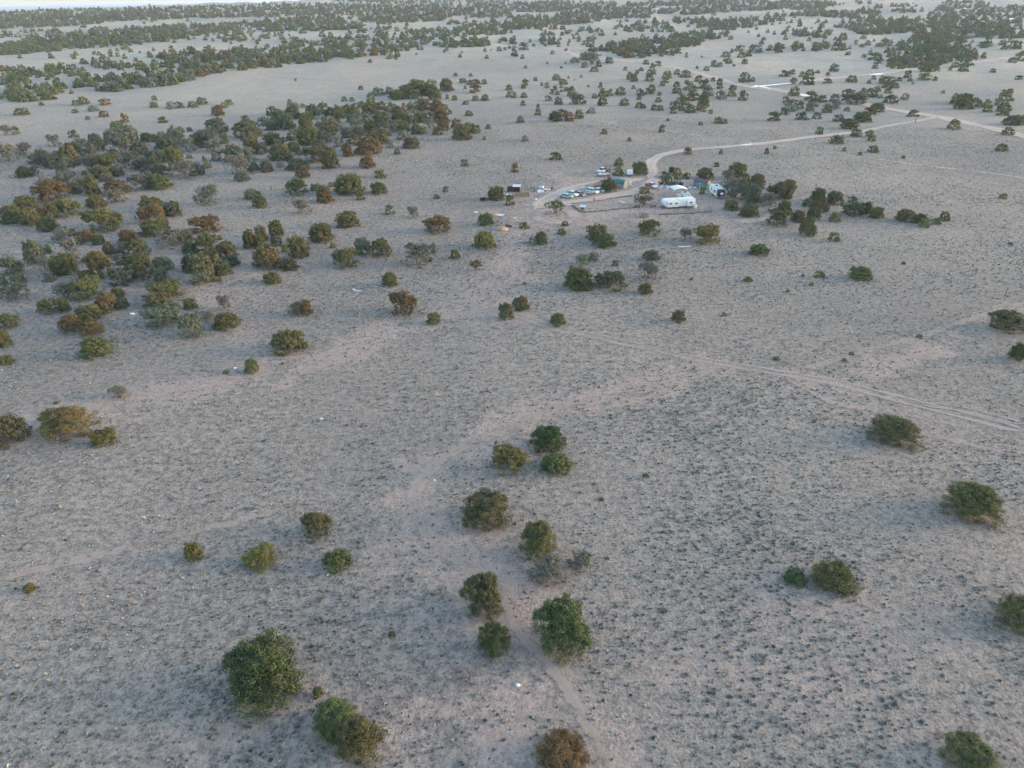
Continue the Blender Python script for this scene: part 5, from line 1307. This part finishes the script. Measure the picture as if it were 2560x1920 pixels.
# lone posts
def post(px, hgt, r_, mat, label, lean=(0, 0)):
    p = at(*px); o = MB().tube((0, 0, -.2), (lean[0], lean[1], hgt), r_, r_ * .85, 7).build('fence_post', mat); o.location = tuple(p); tag(o, label, 'post')
post((1117, 1078), 1.35, .09, P_POST, 'lone dark post on the flat above the pinkish bare strip')
post((2512, 739), 1.9, .12, P_RUST, 'lone reddish leaning post near the right edge', (.22, 0))
post((2288, 306), 1.9, .22, P_RUST, 'short brown gatepost where the driveway meets the dirt road')
post((1485, 505), 1.5, .2, P_RUST, 'short red-brown post beside the lane above the garden plot')
post((680, 477), 1.7, .12, P_POST, 'thin dark post on the left thicket flat')
for (x, y, s, l) in ((1089, 985, .30, 'orange-brown rock on the flat in the middle'), (1072, 1034, .26, 'pale orange rock below the orange-brown one')):
    p = at(x, y); o = MB().lump(0, 0, -.03, s * 1.3, s, s * .9, int(x), .25).build('rock', P_EARTH); o.location = tuple(p); tag(o, l, 'rock')

# meltwater lying in the wheel ruts of the roads
def water_mat():
    m, nt, b = new_mat('sky_pale_water')
    b.inputs['Base Color'].default_value = (.50, .53, .58, 1); b.inputs['Roughness'].default_value = .12; b.inputs['Specular IOR Level'].default_value = .6  # pale base colour adds the bright sky reflection to the water
    return m
M_WATER = water_mat()
def puddle(px, width, lift):
    L = world_line(px, 1.5); d = np.gradient(L, axis=0); d /= np.linalg.norm(d, axis=1)[:, None]; nr = np.stack([-d[:, 1], d[:, 0]], 1)
    n = len(L); u = np.linspace(0, 1, n); w = width * np.sqrt(np.clip(np.sin(math.pi * np.clip(u, .01, .99)), 0, 1)) * (.55 + .7 * vnoise(L[:, 0], L[:, 1], 3.5, 77))
    A = L + nr * w[:, None] * .5; B = L - nr * w[:, None] * (.35 + .3 * vnoise(L[:, 0], L[:, 1], 5, 78))[:, None]
    z = terrain(L[:, 0], L[:, 1]) + lift
    V = np.concatenate([np.c_[A, z], np.c_[B, z]]); i = np.arange(n - 1)
    tag(link('puddle', np_mesh('puddle', V, np.stack([i, i + 1, n + i + 1, n + i], 1), [M_WATER])), kind='structure')
for px, w in (([(1868, 219), (1900, 216), (1940, 212), (1981, 208)], 4.0), ([(1884, 213), (1905, 217), (1925, 222)], 3.0), ([(1996, 235.5), (2010, 238), (2024, 241)], 6.0), ([(1590, 155.5), (1600, 157), (1607, 158)], 7.0),
              ([(1414, 135.5), (1422, 136), (1430, 137)], 6), ([(1480, 142), (1495, 143), (1505, 146)], 4.0), ([(2172, 187), (2190, 186), (2207, 184)], 5.0), ([(1855, 363.5), (1870, 362), (1882, 361)], 2.0),
              ([(1060, 71.5), (1090, 71), (1120, 70)], 10), ([(778, 69), (790, 69.5), (826, 69)], 14)):
    puddle(px, w, .16)

# far-off buildings among the trees
def far_house(px, L, W, H, rz, wall, roof, label):
    t = thing('farmhouse', px, rz, label, 'house')
    MB().box(-L/2, L/2, -W/2, W/2, 0, H).build('walls', wall, t)
    MB().prism_x([(-W/2 - .3, H), (0, H + 1.6), (W/2 + .3, H)], -L/2 - .3, L/2 + .3).build('roof', roof, t)
    MB().box(-.5, .5, -W/2 - .03, -W/2 - .005, .1, 2.1).build('door', P_GLASS, t)
    for x in (-L * .3, L * .3): MB().box(x - .6, x + .6, -W/2 - .03, -W/2 - .005, 1.1, 2.1).build('window', P_GLASS, t)
far_house((1638, 28), 13, 8, 3.2, .1, P_PALEG, P_SHEET, 'pale greenish house far off among the dark woodland bands')
far_house((2408, 27), 9, 7, 3.0, .5, P_PAPER, P_SHEET, 'tiny white house far off in the upper right woodland')
far_house((2520, 54), 12, 6, 3.0, .1, P_PAPER, P_ROOFW, 'white trailer house far off near the upper right edge')
far_house((2504, 56), 6, 5, 2.6, .1, P_RED, P_RUST, 'small red shed left of the far white trailer house')

# ------------------------------------------------------------------ haze: one box of even air round everything
hz = MB().box(-33000, 33000, -33000, 33000, -64.0, 104.0)
mh = bpy.data.materials.new('hazy_air'); mh.use_nodes = True
hn = mh.node_tree; hn.nodes.remove(hn.nodes['Principled BSDF'])
vol = N(hn, 'ShaderNodeVolumePrincipled')
vol.inputs['Color'].default_value = (.78, .86, 1.0, 1); vol.inputs['Density'].default_value = 7e-5; vol.inputs['Anisotropy'].default_value = .2
hn.links.new(vol.outputs[0], hn.nodes['Material Output'].inputs['Volume'])
tag(hz.build('haze', mh), kind='stuff')
print('trees listed', len(TREES), 'far', len(FP), 'far faces', off // 4)
